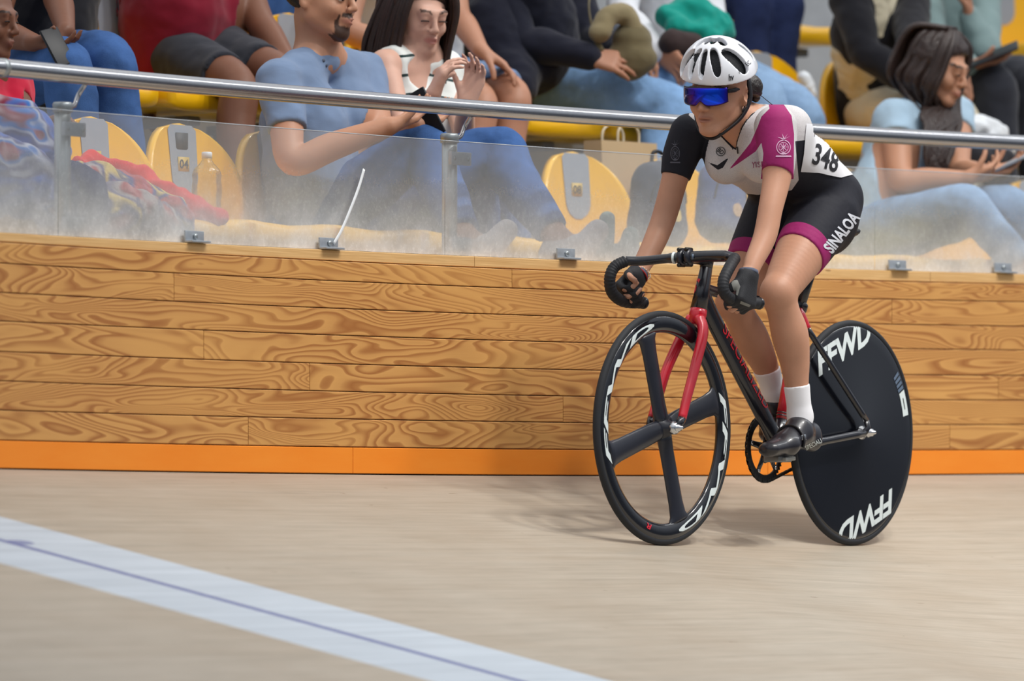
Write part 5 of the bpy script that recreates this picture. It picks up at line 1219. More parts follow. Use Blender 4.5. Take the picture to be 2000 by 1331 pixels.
SNK = M('pale_sneaker', (200, 196, 196), 0.7, var=0.06); SNKD = M('green_grey_sneaker', (112, 132, 126), 0.7); SNKB = M('dark_sneaker', (50, 50, 56), 0.6)
PHB = M('phone_black', (20, 22, 28), 0.4, spec=0.3); PHC = M('phone_case_grey', (150, 156, 164), 0.5)
RT = Vector((1, 0, 0)); DN = -ZV
# ---- man in the blue-grey T-shirt
j = dict(neck=W(622, 100, .74), shR=W(545, 158, .72), shL=W(712, 146, .76), hipR=W(592, 440, .74), hipL=W(664, 440, .74), elR=W(572, 314, .60), wrR=W(758, 247, .40), elL=W(742, 262, .62), wrL=W(808, 244, .42),
    knR=W(830, 290, .40), knL=W(962, 292, .42), anR=W(905, 462, .15), anL=W(1085, 462, .16), ftR=W(988, 444, .10), ftL=W(1166, 444, .10), shoe=SNK, tw=0.118, belly=0.02, ar=1.12, lr=1.08, beard=True, fem=False, nk=0.074,
    head=(W(630, -6, .70), (0.86, -0.50, -0.06), (0, 0, 1), 1.08), handR=((W(812, 228, .38)-W(770, 244, .40)), ZV*0.9+RT*0.1, Vector((-0.3, -0.8, 0.4)), 1.0, (0.35, 0.45, 0.3), 0.2), handL=((W(860, 232, .40)-W(808, 244, .42)), ZV, Vector((-0.2, 0.9, 0.3)), 1.0, (0.4, 0.5, 0.3), 0.2))
TEE = cloth('heather_blue_tee', (118, 138, 168), var=0.1, fold=0.8)
r1, h1 = crowd('man with a goatee in a blue-grey T-shirt and jeans reclining in the front row', j, TAN_, (TEE, 0.62, 't_shirt'), (JEAN, 1, 'jeans'))
hood(h1, (0.079, 0.101, 0.086), 0.035, -0.035, HAIR, r1, 'short_hair')
m = MB(); a = W(829, 224, .385); m.box(a, (0.075, 0.009, 0.15), axes(Vector((0.8, -0.4, 0.45)).normalized(), Vector((0.4, 0.9, 0.1)).normalized(), Vector((0.8, -0.4, 0.45)).normalized().cross(Vector((0.4, 0.9, 0.1)).normalized())), 0.003)
tag(m.build('mobile_phone', PHB), 'black mobile phone in the hand of the man in the blue-grey T-shirt', 'phone')
for i, (px, py) in enumerate(((632, 118), (638, 128))):
    d = MB(); c = W(px, py, .63); hh_ = bvh_of([o for o in r1.children if o.name.startswith('t_shirt')][0]).ray_cast(c-c.normalized()*0.5, c.normalized(), 1.0)
    if hh_[0] is not None: d.lathe(hh_[0], hh_[1], [(0, 0.005), (0.002, 0.005), (0.003, 0.003)], 10); d.build('button', M('button_grey', (84, 92, 110), 0.4), r1)
# ---- woman in the striped top
j = dict(neck=W(822, 112, .76), shR=W(752, 128, .76), shL=W(882, 140, .82), hipR=W(776, 440, .80), hipL=W(846, 440, .80), elR=W(788, 262, .62), wrR=W(846, 186, .47), elL=W(905, 262, .62), wrL=W(912, 200, .50),
    knR=W(930, 350, .50), knL=W(990, 350, .52), anR=W(960, 640, .50), anL=W(1020, 640, .52), tw=0.098, ar=0.82, lr=0.85, nk=0.085, vneck=(W(836, 138, .66), 0.062), stripes=True, closed=0.95, look=-0.9,
    head=(W(824, 24, .72), (0.46, -0.84, -0.34), (0, 0, 1), 0.98), handR=(Vector((0.38, -0.1, 0.92)), Vector((0.85, 0.3, -0.3)), Vector((0.2, 0.95, 0.1)), 0.92, (0.45, 0.55, 0.4), 0.3), handL=(Vector((0.30, 0, 0.95)), Vector((-0.5, -0.75, 0.1)), Vector((-0.75, 0.5, 0.1)), 0.92, (0.35, 0.5, 0.3), 0.2))
STR = cloth('striped_jersey', (228, 232, 228), var=0.04, stripes=(40, 62, 62))
r2, h2_ = crowd('young woman with dark shoulder-length hair in a striped white top', j, FAIR, (STR, 0, 'striped_top'), (JEAN, 1, 'jeans'))
hr_ = hood(h2_, (0.086, 0.106, 0.094), 0.052, -0.03, HAIRB, r2)
rg = random.Random(5); pp = []
for i in range(96):
    q = -1 if i % 2 else 1; t = rg.random(); ya = 0.066-0.16*t; w0 = rg.uniform(-0.006, 0.008)
    pp.append([h2_.p(q*(0.02+0.01*t), ya*0.55-0.01, 0.122), h2_.p(q*(0.066+w0), ya*0.9, 0.085), h2_.p(q*(0.086+w0), ya, 0.02), h2_.p(q*(0.088+w0+0.02*t), ya-0.008, -0.06), h2_.p(q*(0.085+w0+0.04*t), ya-0.012, -0.12)-ZV*rg.uniform(0.0, 0.03), h2_.p(q*(0.078+w0+0.05*t), ya-0.01+rg.uniform(-.02, .02), -0.17)-ZV*rg.uniform(0.0, 0.05)])
for i in range(16):
    x = -0.07+0.14*i/15; pp.append([h2_.p(x*0.4, 0.01, 0.13), h2_.p(x, -0.09, 0.11), h2_.p(x*1.2, -0.125, 0.03), h2_.p(x*1.3, -0.12, -0.06), h2_.p(x*1.4, -0.11, -0.17)])
strands('hair_locks', pp, 0.0095, HAIRB, hr_)
# ---- man behind: pale T-shirt, blue shorts
j = dict(neck=W(790, -170, 1.66), shR=W(708, -120, 1.64), shL=W(872, -125, 1.68), hipR=W(772, 150, 1.66), hipL=W(838, 150, 1.66), elR=W(680, 52, 1.52), wrR=W(800, 120, 1.35), elL=W(893, 25, 1.50), wrL=W(938, 98, 1.26),
    knR=W(935, 195, 1.22), knL=W(1000, 185, 1.20), anR=W(925, 440, 1.15), anL=W(985, 430, 1.15), ftR=W(990, 470, 1.02), ftL=W(1050, 460, 1.02), shoe=SNK, tw=0.12, ar=1.05, h=0.0065,
    head=(W(800, -270, 1.62), (0.7, -0.6, -0.3), (0, 0, 1), 1.05), handL=(W(985, 128, 1.2)-W(938, 98, 1.26), DN*0.9+RT*-0.2, Vector((-0.6, -0.6, -0.3)), 1.05, (0.25, 0.35, 0.25), 0.6), handR=(RT, DN, Vector((0, 1, 0)), 1.0, (0.4, 0.5, 0.3)))
PGREY = cloth('pale_grey_tee', (190, 192, 196), var=0.06)
r3, h3 = crowd('man in blue shorts with his hand on his bare knee, second row', j, OLV, (PGREY, 0.55, 't_shirt'), (SHORTB, 0.93, 'shorts'))
hood(h3, (0.080, 0.102, 0.088), 0.035, -0.035, HAIR, r3, 'short_hair')
# ---- man in red
j = dict(neck=W(345, -180, 1.68), shR=W(268, -125, 1.66), shL=W(438, -130, 1.70), hipR=W(322, 100, 1.64), hipL=W(392, 100, 1.64), elR=W(282, 40, 1.70), wrR=W(288, 165, 1.66), elL=W(505, 40, 1.45), wrL=W(560, 120, 1.28),
    knR=W(462, 168, 1.25), knL=W(545, 150, 1.22), anR=W(455, 420, 1.16), anL=W(560, 420, 1.16), ftR=W(520, 455, 1.05), ftL=W(620, 455, 1.05), shoe=SNKB, tw=0.145, belly=0.05, ar=1.2, lr=1.1, h=0.0065,
    head=(W(352, -280, 1.62), (0.75, -0.6, -0.2), (0, 0, 1), 1.05), handR=(DN*0.95+RT*0.05, Vector((0.8, 0.3, 0)), Vector((0.3, -0.9, 0)), 1.05, (0.2, 0.3, 0.2)))
RED_T = cloth('red_jersey', (122, 18, 40), var=0.15)
r4, h4 = crowd('man in a dark red T-shirt and charcoal shorts leaning on a straight arm, second row', j, DARK, (RED_T, 0.5, 't_shirt'), (DRK, 0.82, 'shorts'))
hood(h4, (0.080, 0.102, 0.088), 0.035, -0.035, HAIR, r4, 'short_hair')
# ---- person with phone at the left
j = dict(neck=W(95, -190, 1.66), shR=W(25, -140, 1.66), shL=W(172, -140, 1.66), hipR=W(30, 140, 1.64), hipL=W(98, 135, 1.64), elR=W(-10, 60, 1.5), wrR=W(62, 82, 1.30), elL=W(112, -15, 1.42), wrL=W(128, 60, 1.25),
    knR=W(128, 130, 1.20), knL=W(212, 118, 1.20), anR=W(175, 400, 1.12), anL=W(258, 385, 1.12), ftR=W(230, 440, 1.0), ftL=W(320, 425, 1.0), shoe=SNKB, tw=0.13, lr=1.15, ar=1.1, h=0.0065,
    head=(W(108, -285, 1.6), (0.7, -0.55, -0.4), (0, 0, 1), 1.05), handR=(W(128, 92, 1.2)-W(62, 82, 1.30), ZV*0.7-RT*0.1, Vector((0.1, -0.6, 0.7)), 1.0, (0.35, 0.5, 0.3)), handL=(DN*0.6-RT*0.75, RT*-0.3+DN, Vector((0, -0.9, 0.3)), 0.95, (0.5, 0.6, 0.4)))
BLKT = cloth('black_tee', (26, 26, 32))
r5, h5 = crowd('person in a black top and blue jeans looking at a phone, second row far left', j, DARK, (BLKT, 0.5, 't_shirt'), (JEAN, 1, 'jeans'))
hood(h5, (0.080, 0.102, 0.088), 0.035, -0.035, HAIR, r5, 'short_hair')
m = MB(); a = Vector((0.45, -0.2, -0.85)).normalized(); b_ = Vector((0.5, -0.75, 0.4)).normalized(); b_ = (b_-a*a.dot(b_)).normalized(); m.box(W(112, 92, 1.17), (0.065, 0.009, 0.125), axes(a.cross(b_), b_, a), 0.003)
tag(m.build('mobile_phone', PHB), 'dark mobile phone held above blue jeans at the far left', 'phone')
# ---- child in red
j = dict(neck=W(-35, 130, .66), shR=W(-95, 165, .66), shL=W(28, 165, .70), hipR=W(-65, 350, .68), hipL=W(-5, 350, .68), elR=W(-85, 290, .6), wrR=W(10, 300, .42), elL=W(45, 240, .62), wrL=W(72, 248, .45),
    knR=W(105, 360, .36), knL=W(165, 365, .38), anR=W(120, 560, .36), anL=W(185, 560, .38), tw=0.1, ar=0.8, lr=0.8, fem=True, closed=0.7, look=-0.5,
    head=(W(-28, 38, .62), (0.93, -0.36, -0.1), (0, 0, 1), 0.93), handL=(RT*0.8+ZV*0.35, DN, Vector((0, -0.9, 0.2)), 0.75, (0.5, 0.6, 0.4)), handR=(RT, DN, ZV, 0.75, (0.4, 0.5, 0.3)))
RED2 = cloth('bright_red_tee', (196, 24, 58), var=0.1)
r6, h6 = crowd('child in a bright red T-shirt at the left edge, front row, face in profile', j, DARK, (RED2, 0.7, 't_shirt'), (JEAND, 1, 'trousers'))
hood(h6, (0.080, 0.100, 0.090), 0.04, -0.03, HAIR, r6, 'short_hair')
# ---- navy jacket
j = dict(neck=W(1030, -150, 1.66), shR=W(962, -95, 1.64), shL=W(1100, -100, 1.68), hipR=W(1030, 160, 1.64), hipL=W(1092, 150, 1.64), elR=W(1018, 78, 1.50), wrR=W(1152, 112, 1.28), elL=W(1150, 70, 1.50), wrL=W(1215, 105, 1.32),
    knR=W(1305, 210, 1.20), knL=W(1392, 178, 1.20), anR=W(1275, 440, 1.14), anL=W(1370, 430, 1.14), ftR=W(1340, 470, 1.02), ftL=W(1440, 460, 1.02), shoe=SNK, tw=0.13, belly=0.03, ar=1.15, lr=1.18, h=0.0065,
    head=(W(1040, -245, 1.6), (0.8, -0.5, -0.2), (0, 0, 1), 1.05), handR=(W(1215, 122, 1.2)-W(1152, 112, 1.28), DN*0.6+Vector((0, 0.8, 0)), ZV*0.9, 1.0, (0.25, 0.35, 0.25), 0.3), handL=(RT*0.8-ZV*0.3, DN, ZV, 0.9, (0.4, 0.5, 0.3)))
NAVY = cloth('navy_jacket', (24, 26, 40), var=0.15, fold=0.8)
r7, h7 = crowd('person in a long navy jacket and light blue jeans, second row centre', j, OLV, (NAVY, 2, 'jacket'), (JEANL, 1, 'jeans'))
hood(h7, (0.080, 0.102, 0.088), 0.035, -0.035, HAIR, r7, 'short_hair')
wd_ = (j['wrR']-j['elR']).normalized(); c = j['wrR']+wd_*0.006; ov = wd_.orthogonal().normalized()
MB().tube([c+(ov*math.cos(a)+wd_.cross(ov)*math.sin(a))*0.032 for a in [2*math.pi*i/20 for i in range(20)]], 0.0045, 8, closed=True).build('black_bracelet', BLKC, r7)
# coat tail over the hip
b = Body(); b.chain([W(955, 40, 1.60), W(985, 120, 1.55), W(1010, 165, 1.45)], [0.10, 0.11, 0.07], 0.03).chain([W(1000, -60, 1.58), W(1060, 60, 1.55), W(1050, 130, 1.50)], [0.13, 0.12, 0.09], 0.03)
g, o_, s_ = b.field(0.008); nets_obj('jacket_skirt', g, o_, 0.008, NAVY, r7, fold=0.008)
# ---- person with the teal jacket on the lap
j = dict(neck=W(1300, -150, 1.66), shR=W(1235, -95, 1.66), shL=W(1362, -100, 1.68), hipR=W(1300, 140, 1.64), hipL=W(1366, 132, 1.64), elR=W(1215, 30, 1.5), wrR=W(1286, 104, 1.30), elL=W(1395, 60, 1.5), wrL=W(1400, 120, 1.35),
    knR=W(1490, 190, 1.20), knL=W(1560, 218, 1.20), anR=W(1480, 440, 1.14), anL=W(1570, 440, 1.14), ftR=W(1550, 470, 1.02), ftL=W(1640, 470, 1.02), shoe=SNK, tw=0.115, lr=1.1, h=0.0065,
    head=(W(1310, -245, 1.6), (0.7, -0.6, -0.3), (0, 0, 1), 1.0), handR=(W(1330, 128, 1.2)-W(1286, 104, 1.30), DN, ZV, 0.95, (0.3, 0.4, 0.3)))
r8, h8 = crowd('person in a white top and light blue jeans behind the cyclist\'s helmet, second row', j, OLV, (cloth('white_top', (218, 220, 226), var=0.06), 2, 'long_sleeved_top'), (JEANP, 1, 'jeans'))
hood(h8, (0.084, 0.104, 0.092), 0.04, 0.0, HAIRB, r8)
# ---- cream vest, black sleeves
CRM = cloth('cream_quilted', (206, 196, 170), var=0.1, fold=1.0)
j = dict(neck=W(1712, -60, 1.52), shR=W(1660, 5, 1.52), shL=W(1776, -5, 1.50), hipR=W(1694, 215, 1.68), hipL=W(1756, 205, 1.68), elR=W(1690, 100, 1.42), wrR=W(1785, 165, 1.25), elL=W(1782, 85, 1.30), wrL=W(1835, 140, 1.20),
    knR=W(1800, 235, 1.22), knL=W(1870, 225, 1.22), anR=W(1800, 450, 1.16), anL=W(1880, 440, 1.16), ftR=W(1860, 475, 1.04), ftL=W(1950, 470, 1.04), shoe=SNKB, tw=0.12, ar=1.15, h=0.0065,
    head=(W(1735, -140, 1.4), (0.7, -0.6, -0.3), (0, 0, 1), 1.0), handR=(RT*0.9-ZV*0.3, DN, ZV, 0.9, (0.4, 0.5, 0.3)), handL=(RT*0.9-ZV*0.3, DN, ZV, 0.9, (0.4, 0.5, 0.3)))
r9, h9 = crowd('person bending forward in a cream vest and trousers with black sleeves, second row right', j, OLV, (BLKT, 2, 'long_sleeved_top'), (CRM, 1, 'trousers'))
hood(h9, (0.084, 0.104, 0.092), 0.04, 0.0, HAIRB, r9)
b = Body(); la = (j['shL']-j['shR']).normalized()
for q in (1, -1): b.chain([(j['shR']+j['shL'])/2+la*0.065*q+ZV*0.01, (j['shR']+j['shL'])*0.35+(j['hipR']+j['hipL'])*0.15+la*0.07*q, (j['hipR']+j['hipL'])/2+la*0.075*q], [0.085, 0.118, 0.105], 0.03)
g, o_, s_ = b.field(0.0075); nets_obj('vest', g, o_, 0.0075, CRM, r9, fold=0.010, fscale=16)
# ---- green-grey top with tablet
j = dict(neck=W(1858, -130, 1.66), shR=W(1802, -80, 1.64), shL=W(1920, -85, 1.68), hipR=W(1805, 170, 1.66), hipL=W(1868, 165, 1.66), elR=W(1822, 78, 1.45), wrR=W(1895, 128, 1.27), elL=W(1925, 102, 1.36), wrL=W(1893, 32, 1.40),
    knR=W(1940, 165, 1.22), knL=W(2010, 160, 1.22), anR=W(1955, 420, 1.16), anL=W(2030, 420, 1.16), ftR=W(2010, 455, 1.04), ftL=W(2090, 450, 1.04), shoe=SNKB, tw=0.12, lr=1.12, h=0.0065,
    head=(W(1868, -215, 1.6), (0.8, -0.5, -0.3), (0, 0, 1), 1.0), handR=(RT*0.9+ZV*0.1, ZV, Vector((0, -1, 0.2)), 0.95, (0.3, 0.4, 0.3)), handL=(ZV*0.95-RT*0.1, -RT, Vector((0, -1, 0.0)), 0.95, (0.6, 0.7, 0.4)))
r10, h10 = crowd('person in a grey-green top and charcoal trousers holding a tablet, top right', j, OLV, (cloth('sage_top', (128, 150, 150), var=0.1), 2, 'long_sleeved_top'), (DRK, 1, 'trousers'))
hr_ = hood(h10, (0.086, 0.106, 0.094), 0.05, -0.03, HAIRB, r10)
strands('hair_locks', [[h10.p(q*0.03, -0.02, 0.12), h10.p(q*0.085, 0.0, 0.03), h10.p(q*0.09, 0.01, -0.08), h10.p(q*0.08, 0.035+0.01*i, -0.19)-ZV*0.02*i, h10.p(q*0.07, 0.05+0.01*i, -0.31)-ZV*0.02*i] for q in (1, -1) for i in range(8)], 0.0155, HAIRB, hr_)
m = MB(); a = Vector((0.9, -0.15, 0.36)).normalized(); b_ = (Vector((0.15, 0.9, 0.3))-a*Vector((0.15, 0.9, 0.3)).dot(a)).normalized(); m.box(W(1938, 108, 1.18), (0.19, 0.13, 0.008), axes(a, b_, a.cross(b_)), 0.003)
tag(m.build('tablet', PHB), 'black tablet held flat by the person in the grey-green top', 'tablet')
# ---- long-haired woman in the front row
j = dict(neck=W(1808, 208, .76), shR=W(1744, 232, .74), shL=W(1866, 224, .80), hipR=W(1690, 455, .76), hipL=W(1752, 450, .78), elR=W(1762, 352, .62), wrR=W(1888, 350, .44), elL=W(1872, 335, .64), wrL=W(1925, 338, .46),
    knR=W(1885, 400, .36), knL=W(1960, 400, .40), anR=W(2000, 520, .24), anL=W(2080, 520, .28), ftR=W(2060, 520, .16), ftL=W(2140, 520, .20), shoe=SNK, tw=0.108, belly=0.02, ar=1.05, lr=0.95, nk=0.075, closed=0.9, look=-0.9,
    head=(W(1836, 132, .68), (0.84, -0.44, -0.32), (0, 0, 1), 0.98), handR=(W(1945, 330, .40)-W(1888, 350, .44), ZV*0.8+Vector((0, 0.4, 0)), Vector((0, -0.8, 0.5)), 0.95, (0.4, 0.5, 0.3)), handL=(RT*0.9+ZV*0.2, ZV*0.9-Vector((0, 0.3, 0)), Vector((0, 0.9, 0.3)), 0.92, (0.4, 0.5, 0.3)))
PBL = cloth('pale_blue_tee', (164, 190, 210), var=0.08, fold=0.8)
r11, h11 = crowd('woman with very long dark hair in a pale blue T-shirt reading her phone', j, TAN_, (PBL, 0.32, 't_shirt'), (JEANP, 1, 'jeans'))
hr_ = hood(h11, (0.090, 0.112, 0.098), 0.048, -0.03, HAIRB, r11)
rg = random.Random(9); pp = []
for i in range(110):
    q = -1 if i % 3 == 0 else 1; q = -q; t = rg.random(); ya = 0.058-0.15*t; w0 = rg.uniform(-0.004, 0.008); e = rg.uniform(0, 0.06)
    pp.append([h11.p(q*0.018, ya*0.5-0.01, 0.128), h11.p(q*(0.070+w0), ya*0.9, 0.085), h11.p(q*(0.090+w0), ya, 0.0), h11.p(q*(0.094+w0), ya-0.005, -0.08), W(1832+rg.uniform(-34, 42), 225, .66+0.02*q), W(1830+rg.uniform(-22, 34), 275, .62+0.03*q), W(1826+rg.uniform(-16, 30), 315, .60+0.03*q)-ZV*e])
for i in range(18):
    x = -0.08+0.16*i/17; pp.append([h11.p(x*0.4, 0.0, 0.135), h11.p(x, -0.10, 0.11), h11.p(x*1.2, -0.13, 0.02), h11.p(x*1.2, -0.12, -0.08), W(1790+i, 225, .80), W(1800+i, 290, .74)])
strands('hair_locks', pp, 0.0098, HAIRB, hr_)
m = MB(); a = Vector((0.85, -0.3, 0.4)).normalized(); b_ = (Vector((0.3, 0.9, 0.25))-a*Vector((0.3, 0.9, 0.25)).dot(a)).normalized(); m.box(W(1975, 318, .39), (0.15, 0.075, 0.009), axes(a, b_, a.cross(b_)), 0.003)
tag(m.build('mobile_phone', PHC), 'grey mobile phone held by the long-haired woman at the right edge', 'phone')
# ---- third row figures, seen from the knees down
for k_, (x, lb, mt, sh_) in enumerate([(1360, 'person in dark blue jeans above the cyclist\'s helmet, third row', JEAND, 'black'), (742, 'person in blue jeans whose leg shows right of the striped woman\'s hair, third row', JEAN, 'grey'), (372, 'person in blue jeans whose leg shows right of the man in red, third row', JEAN, 'grey')]):
    y0 = -35 if k_ else -15; dx = 168
    j = dict(neck=W(x+10, y0-320, 2.55), shR=W(x-55, y0-265, 2.54), shL=W(x+75, y0-270, 2.56), hipR=W(x-25, y0, 2.52), hipL=W(x+35, y0, 2.52), elR=W(x-20, y0-100, 2.4), wrR=W(x+60, y0-60, 2.2), elL=W(x+90, y0-110, 2.4), wrL=W(x+120, y0-70, 2.2),
        knR=W(x+dx-62, y0+15, 2.10), knL=W(x+dx, y0+15, 2.08), anR=W(x+dx-55, y0+235, 2.04), anL=W(x+dx-8, y0+230, 2.02), ftR=W(x+dx+10, y0+270, 1.92), ftL=W(x+dx+60, y0+265, 1.92), shoe=SNKB, h=0.009,
        head=(W(x+20, y0-420, 2.5), (0.7, -0.6, -0.2), (0, 0, 1), 1.0))
    rr_, hh_ = crowd(lb, j, OLV, (DRK if sh_ == 'black' else PGREY, 2, 'long_sleeved_top'), (mt, 1, 'jeans')); hood(hh_, (0.082, 0.103, 0.09), 0.035, -0.035, HAIR, rr_, 'short_hair')
# ================================================================ THINGS AMONG THE SEATS
# water bottle
c = PP(PHI(404, .66), .66, 0.925); prof = [(0, 0.030), (0.006, 0.036), (0.02, 0.037), (0.03, 0.0345), (0.045, 0.037), (0.06, 0.0345), (0.075, 0.037), (0.10, 0.037), (0.115, 0.0345), (0.125, 0.037), (0.140, 0.032), (0.155, 0.018), (0.163, 0.0125), (0.170, 0.0125)]
k = NT('clear_plastic'); tb = k.n('ShaderNodeBsdfTransparent', {'Color': (0.92, 0.93, 0.94, 1)}); gb = k.n('ShaderNodeBsdfGlossy', {'Roughness': 0.08, 'Color': (1, 1, 1, 1)}); lw = k.n('ShaderNodeLayerWeight', {'Blend': 0.35})
mx = k.n('ShaderNodeMixShader', {0: k.math('MULTIPLY', lw.outputs['Fresnel'], 0.8)}); k.l(tb.outputs[0], mx.inputs[1]); k.l(gb.outputs[0], mx.inputs[2]); k.l(mx.outputs[0], k.out.inputs[0]); CLR = k.m
wb = thing('water_bottle', 'clear plastic water bottle standing on the yellow seat numbered 04', 'bottle', c); sc2 = 1.18
MB().lathe(c, ZV, [(a*sc2, b*sc2) for a, b in prof], 28).build('bottle_body', CLR, wb); MB().lathe(c+ZV*0.168*sc2, ZV, [(0, 0.0155), (0.016, 0.0155), (0.018, 0.013)], 20).build('cap', M('white_cap', (225, 228, 230), 0.4), wb)
# colourful blanket
k = NT('printed_blanket'); n_ = k.noise(5.5, 1, dist=0.8); n2 = k.noise(19, 2, k.mapv(k.objc(), (1, 1, 1), (4, 2, 1)), dist=0.8)
cc = k.n('ShaderNodeValToRGB', {'Fac': n_}); cc.color_ramp.interpolation = 'EASE'; e = cc.color_ramp.elements
for p_, c_ in [(0.36, (166, 60, 60)), (0.43, (60, 66, 120)), (0.50, (190, 164, 88)), (0.56, (84, 78, 110)), (0.62, (150, 140, 140)), (0.68, (150, 50, 56))]: x = e.new(p_); x.color = (*lin(c_), 1)
e[0].color = (*lin((30, 70, 180)), 1)
k.set(color=k.mix(k.math('MULTIPLY', k.math('GREATER_THAN', n2, 0.6), 0.7), cc.outputs[0], lin((60, 60, 100))), rough=0.9, spec=0.15, sheen=0.3); k.bump(k.math('MULTIPLY', k.noise(24, 3, dist=0.6), 5), 0.6, 0.006); BLK_ = k.m
b = Body(); b.chain([W(150, 350, .62), W(215, 375, .56), W(290, 405, .50), W(350, 430, .44)], [0.055, 0.07, 0.065, 0.05], 0.04).chain([W(160, 420, .45), W(240, 425, .38), W(320, 445, .36)], [0.09, 0.085, 0.06], 0.04)
g, o_, s_ = b.field(0.007); o = nets_obj('printed_blanket', g, o_, 0.007, BLK_, None, fold=0.022, fscale=11); tag(o, 'crumpled yellow, navy and red printed blanket heaped on the front row seats at the left', 'blanket')
k2 = cloth('red_cloth', (206, 44, 40), var=0.2); b = Body(); b.chain([W(150, 320, .72), W(195, 322, .74), W(262, 350, .66), W(330, 385, .56), W(425, 425, .46)], [0.022, 0.03, 0.036, 0.036, 0.030], 0.03)
g, o_, s_ = b.field(0.007); o = nets_obj('red_jacket', g, o_, 0.007, k2, None, fold=0.016, fscale=16); tag(o, 'red jacket trailing from behind the post down to the right of the printed blanket', 'jacket')
b = Body(); b.chain([W(-30, 235, .42), W(40, 255, .34), W(110, 300, .30)], [0.07, 0.07, 0.045], 0.03).chain([W(-30, 330, .3), W(50, 360, .28), W(90, 400, .28)], [0.10, 0.09, 0.06], 0.03)
k = NT('blue_white_fleece'); n_ = k.noise(6, 1, k.mapv(k.objc(), (1, 1, 2.4)), dist=0.5); cc = k.n('ShaderNodeValToRGB', {'Fac': n_}); cc.color_ramp.interpolation = 'EASE'; e = cc.color_ramp.elements; e[0].color = (*lin((40, 46, 84)), 1)
for p_, c_ in [(0.38, (36, 84, 170)), (0.47, (70, 74, 122)), (0.53, (160, 164, 182)), (0.58, (40, 100, 170)), (0.66, (120, 40, 60))]: x = e.new(p_); x.color = (*lin(c_), 1)
k.set(color=cc.outputs[0], rough=0.95, spec=0.1, sheen=0.4)
g, o_, s_ = b.field(0.007); o = nets_obj('fleece_blanket', g, o_, 0.007, k.m, None, fold=0.022, fscale=12); tag(o, 'blue and white fleece blanket over the lap of the child in red', 'blanket')
k = cloth('teal_jacket', (14, 142, 128), var=0.12); b = Body(); b.chain([W(1305, 35, 1.30), W(1350, 22, 1.28), W(1400, 48, 1.22), W(1425, 62, 1.20)], [0.04, 0.055, 0.05, 0.02], 0.03).chain([W(1320, 55, 1.26), W(1385, 68, 1.2)], [0.04, 0.04], 0.03)
g, o_, s_ = b.field(0.007); o = nets_obj('folded_jacket', g, o_, 0.007, k, None, fold=0.012, fscale=16); tag(o, 'teal jacket bundled above the cyclist\'s white helmet', 'jacket')
# dark handbag below the teal jacket
k = cloth('dark_brown_bag', (58, 46, 46), var=0.2); b = Body(); b.chain([W(1315, 85, 1.25), W(1350, 88, 1.22)], [0.05, 0.045], 0.03); g, o_, s_ = b.field(0.007); o = nets_obj('handbag', g, o_, 0.007, k, None, fold=0.006); tag(o, 'dark brown bag on the lap under the teal jacket', 'bag')
# olive shoulder bag
OLIVE = cloth('olive_canvas', (110, 100, 74), var=0.2, fold=0.8); ob = thing('shoulder_bag', 'olive canvas bag held on the lap between the navy jacket and the white top', 'bag', W(1225, 140, 1.25))
b = Body(); b.chain([W(1235, 80, 1.22), W(1232, 128, 1.22)], [0.065, 0.05], 0.02).ell(W(1232, 115, 1.22), (0.085, 0.06, 0.055), np.eye(3), 0.02); g, o_, s_ = b.field(0.006); nets_obj('bag_body', g, o_, 0.006, OLIVE, ob, fold=0.005)
b = Body(); b.chain([W(1172, 62, 1.25), W(1190, 30, 1.24), W(1222, 30, 1.22), W(1240, 60, 1.2)], [0.035, 0.035, 0.035, 0.03], 0.02); g, o_, s_ = b.field(0.006); nets_obj('bag_flap', g, o_, 0.006, cloth('olive_light', (138, 126, 96), var=0.2), ob, fold=0.006)
MB().tube(spline([W(1160, -40, 1.4), W(1150, 10, 1.35), W(1158, 60, 1.28), W(1175, 100, 1.25)], 6), 0.010, 8, 0.3, up=(0, 0, 1)).build('strap', OLIVE, ob)
# paper bag behind the empty seat
KR = M('kraft_paper', (188, 164, 128), 0.8, var=0.1, nscale=12, bump=0.4, bscale=20)
c = W(1212, 340, 1.02); ph = PHI(1212, 1.02); u, n = TAN(ph), NRM(ph); kb = thing('paper_bag', 'brown kraft paper bag with string handles standing above the empty seat', 'bag', c-ZV*0.12)
m = MB(); zt_ = (HZ-278)/FPX*W(1212, 278, 1.02).y; zb_ = 0.845
rings = []
for t in (0, 0.5, 0.97, 1.0):
    z = zb_+(zt_-zb_)*t; w2, d2 = 0.135-0.0*t, 0.055-0.02*t; rings.append([PP(ph, 1.02, z)+u*w2*sx+n*d2*sy*(1+0.0) for sx, sy in ((-1, -1), (0, -1), (1, -1), (1, 0), (1, 1), (0, 1), (-1, 1), (-1, 0))])
m.loft(rings, cap=False); m.f.append(list(range(8))[::-1]); ko = m.build('bag_body', KR, kb, smooth=False); sm = ko.modifiers.new('t', 'SOLIDIFY'); sm.thickness = 0.002
for dy in (0.033, -0.033):
    for cx in (0.0,): MB().tube(spline([PP(ph, 1.02, zt_-0.03)+u*(cx-0.05)+n*dy, PP(ph, 1.02, zt_+0.03)+u*(cx-0.05)+n*dy, PP(ph, 1.02, zt_+0.055)+u*(cx-0.02)+n*dy, PP(ph, 1.02, zt_+0.055)+u*(cx+0.02)+n*dy, PP(ph, 1.02, zt_+0.03)+u*(cx+0.05)+n*dy, PP(ph, 1.02, zt_-0.03)+u*(cx+0.05)+n*dy], 5), 0.004, 8).build('handle', M('paper_twine', (214, 200, 172), 0.8), kb)
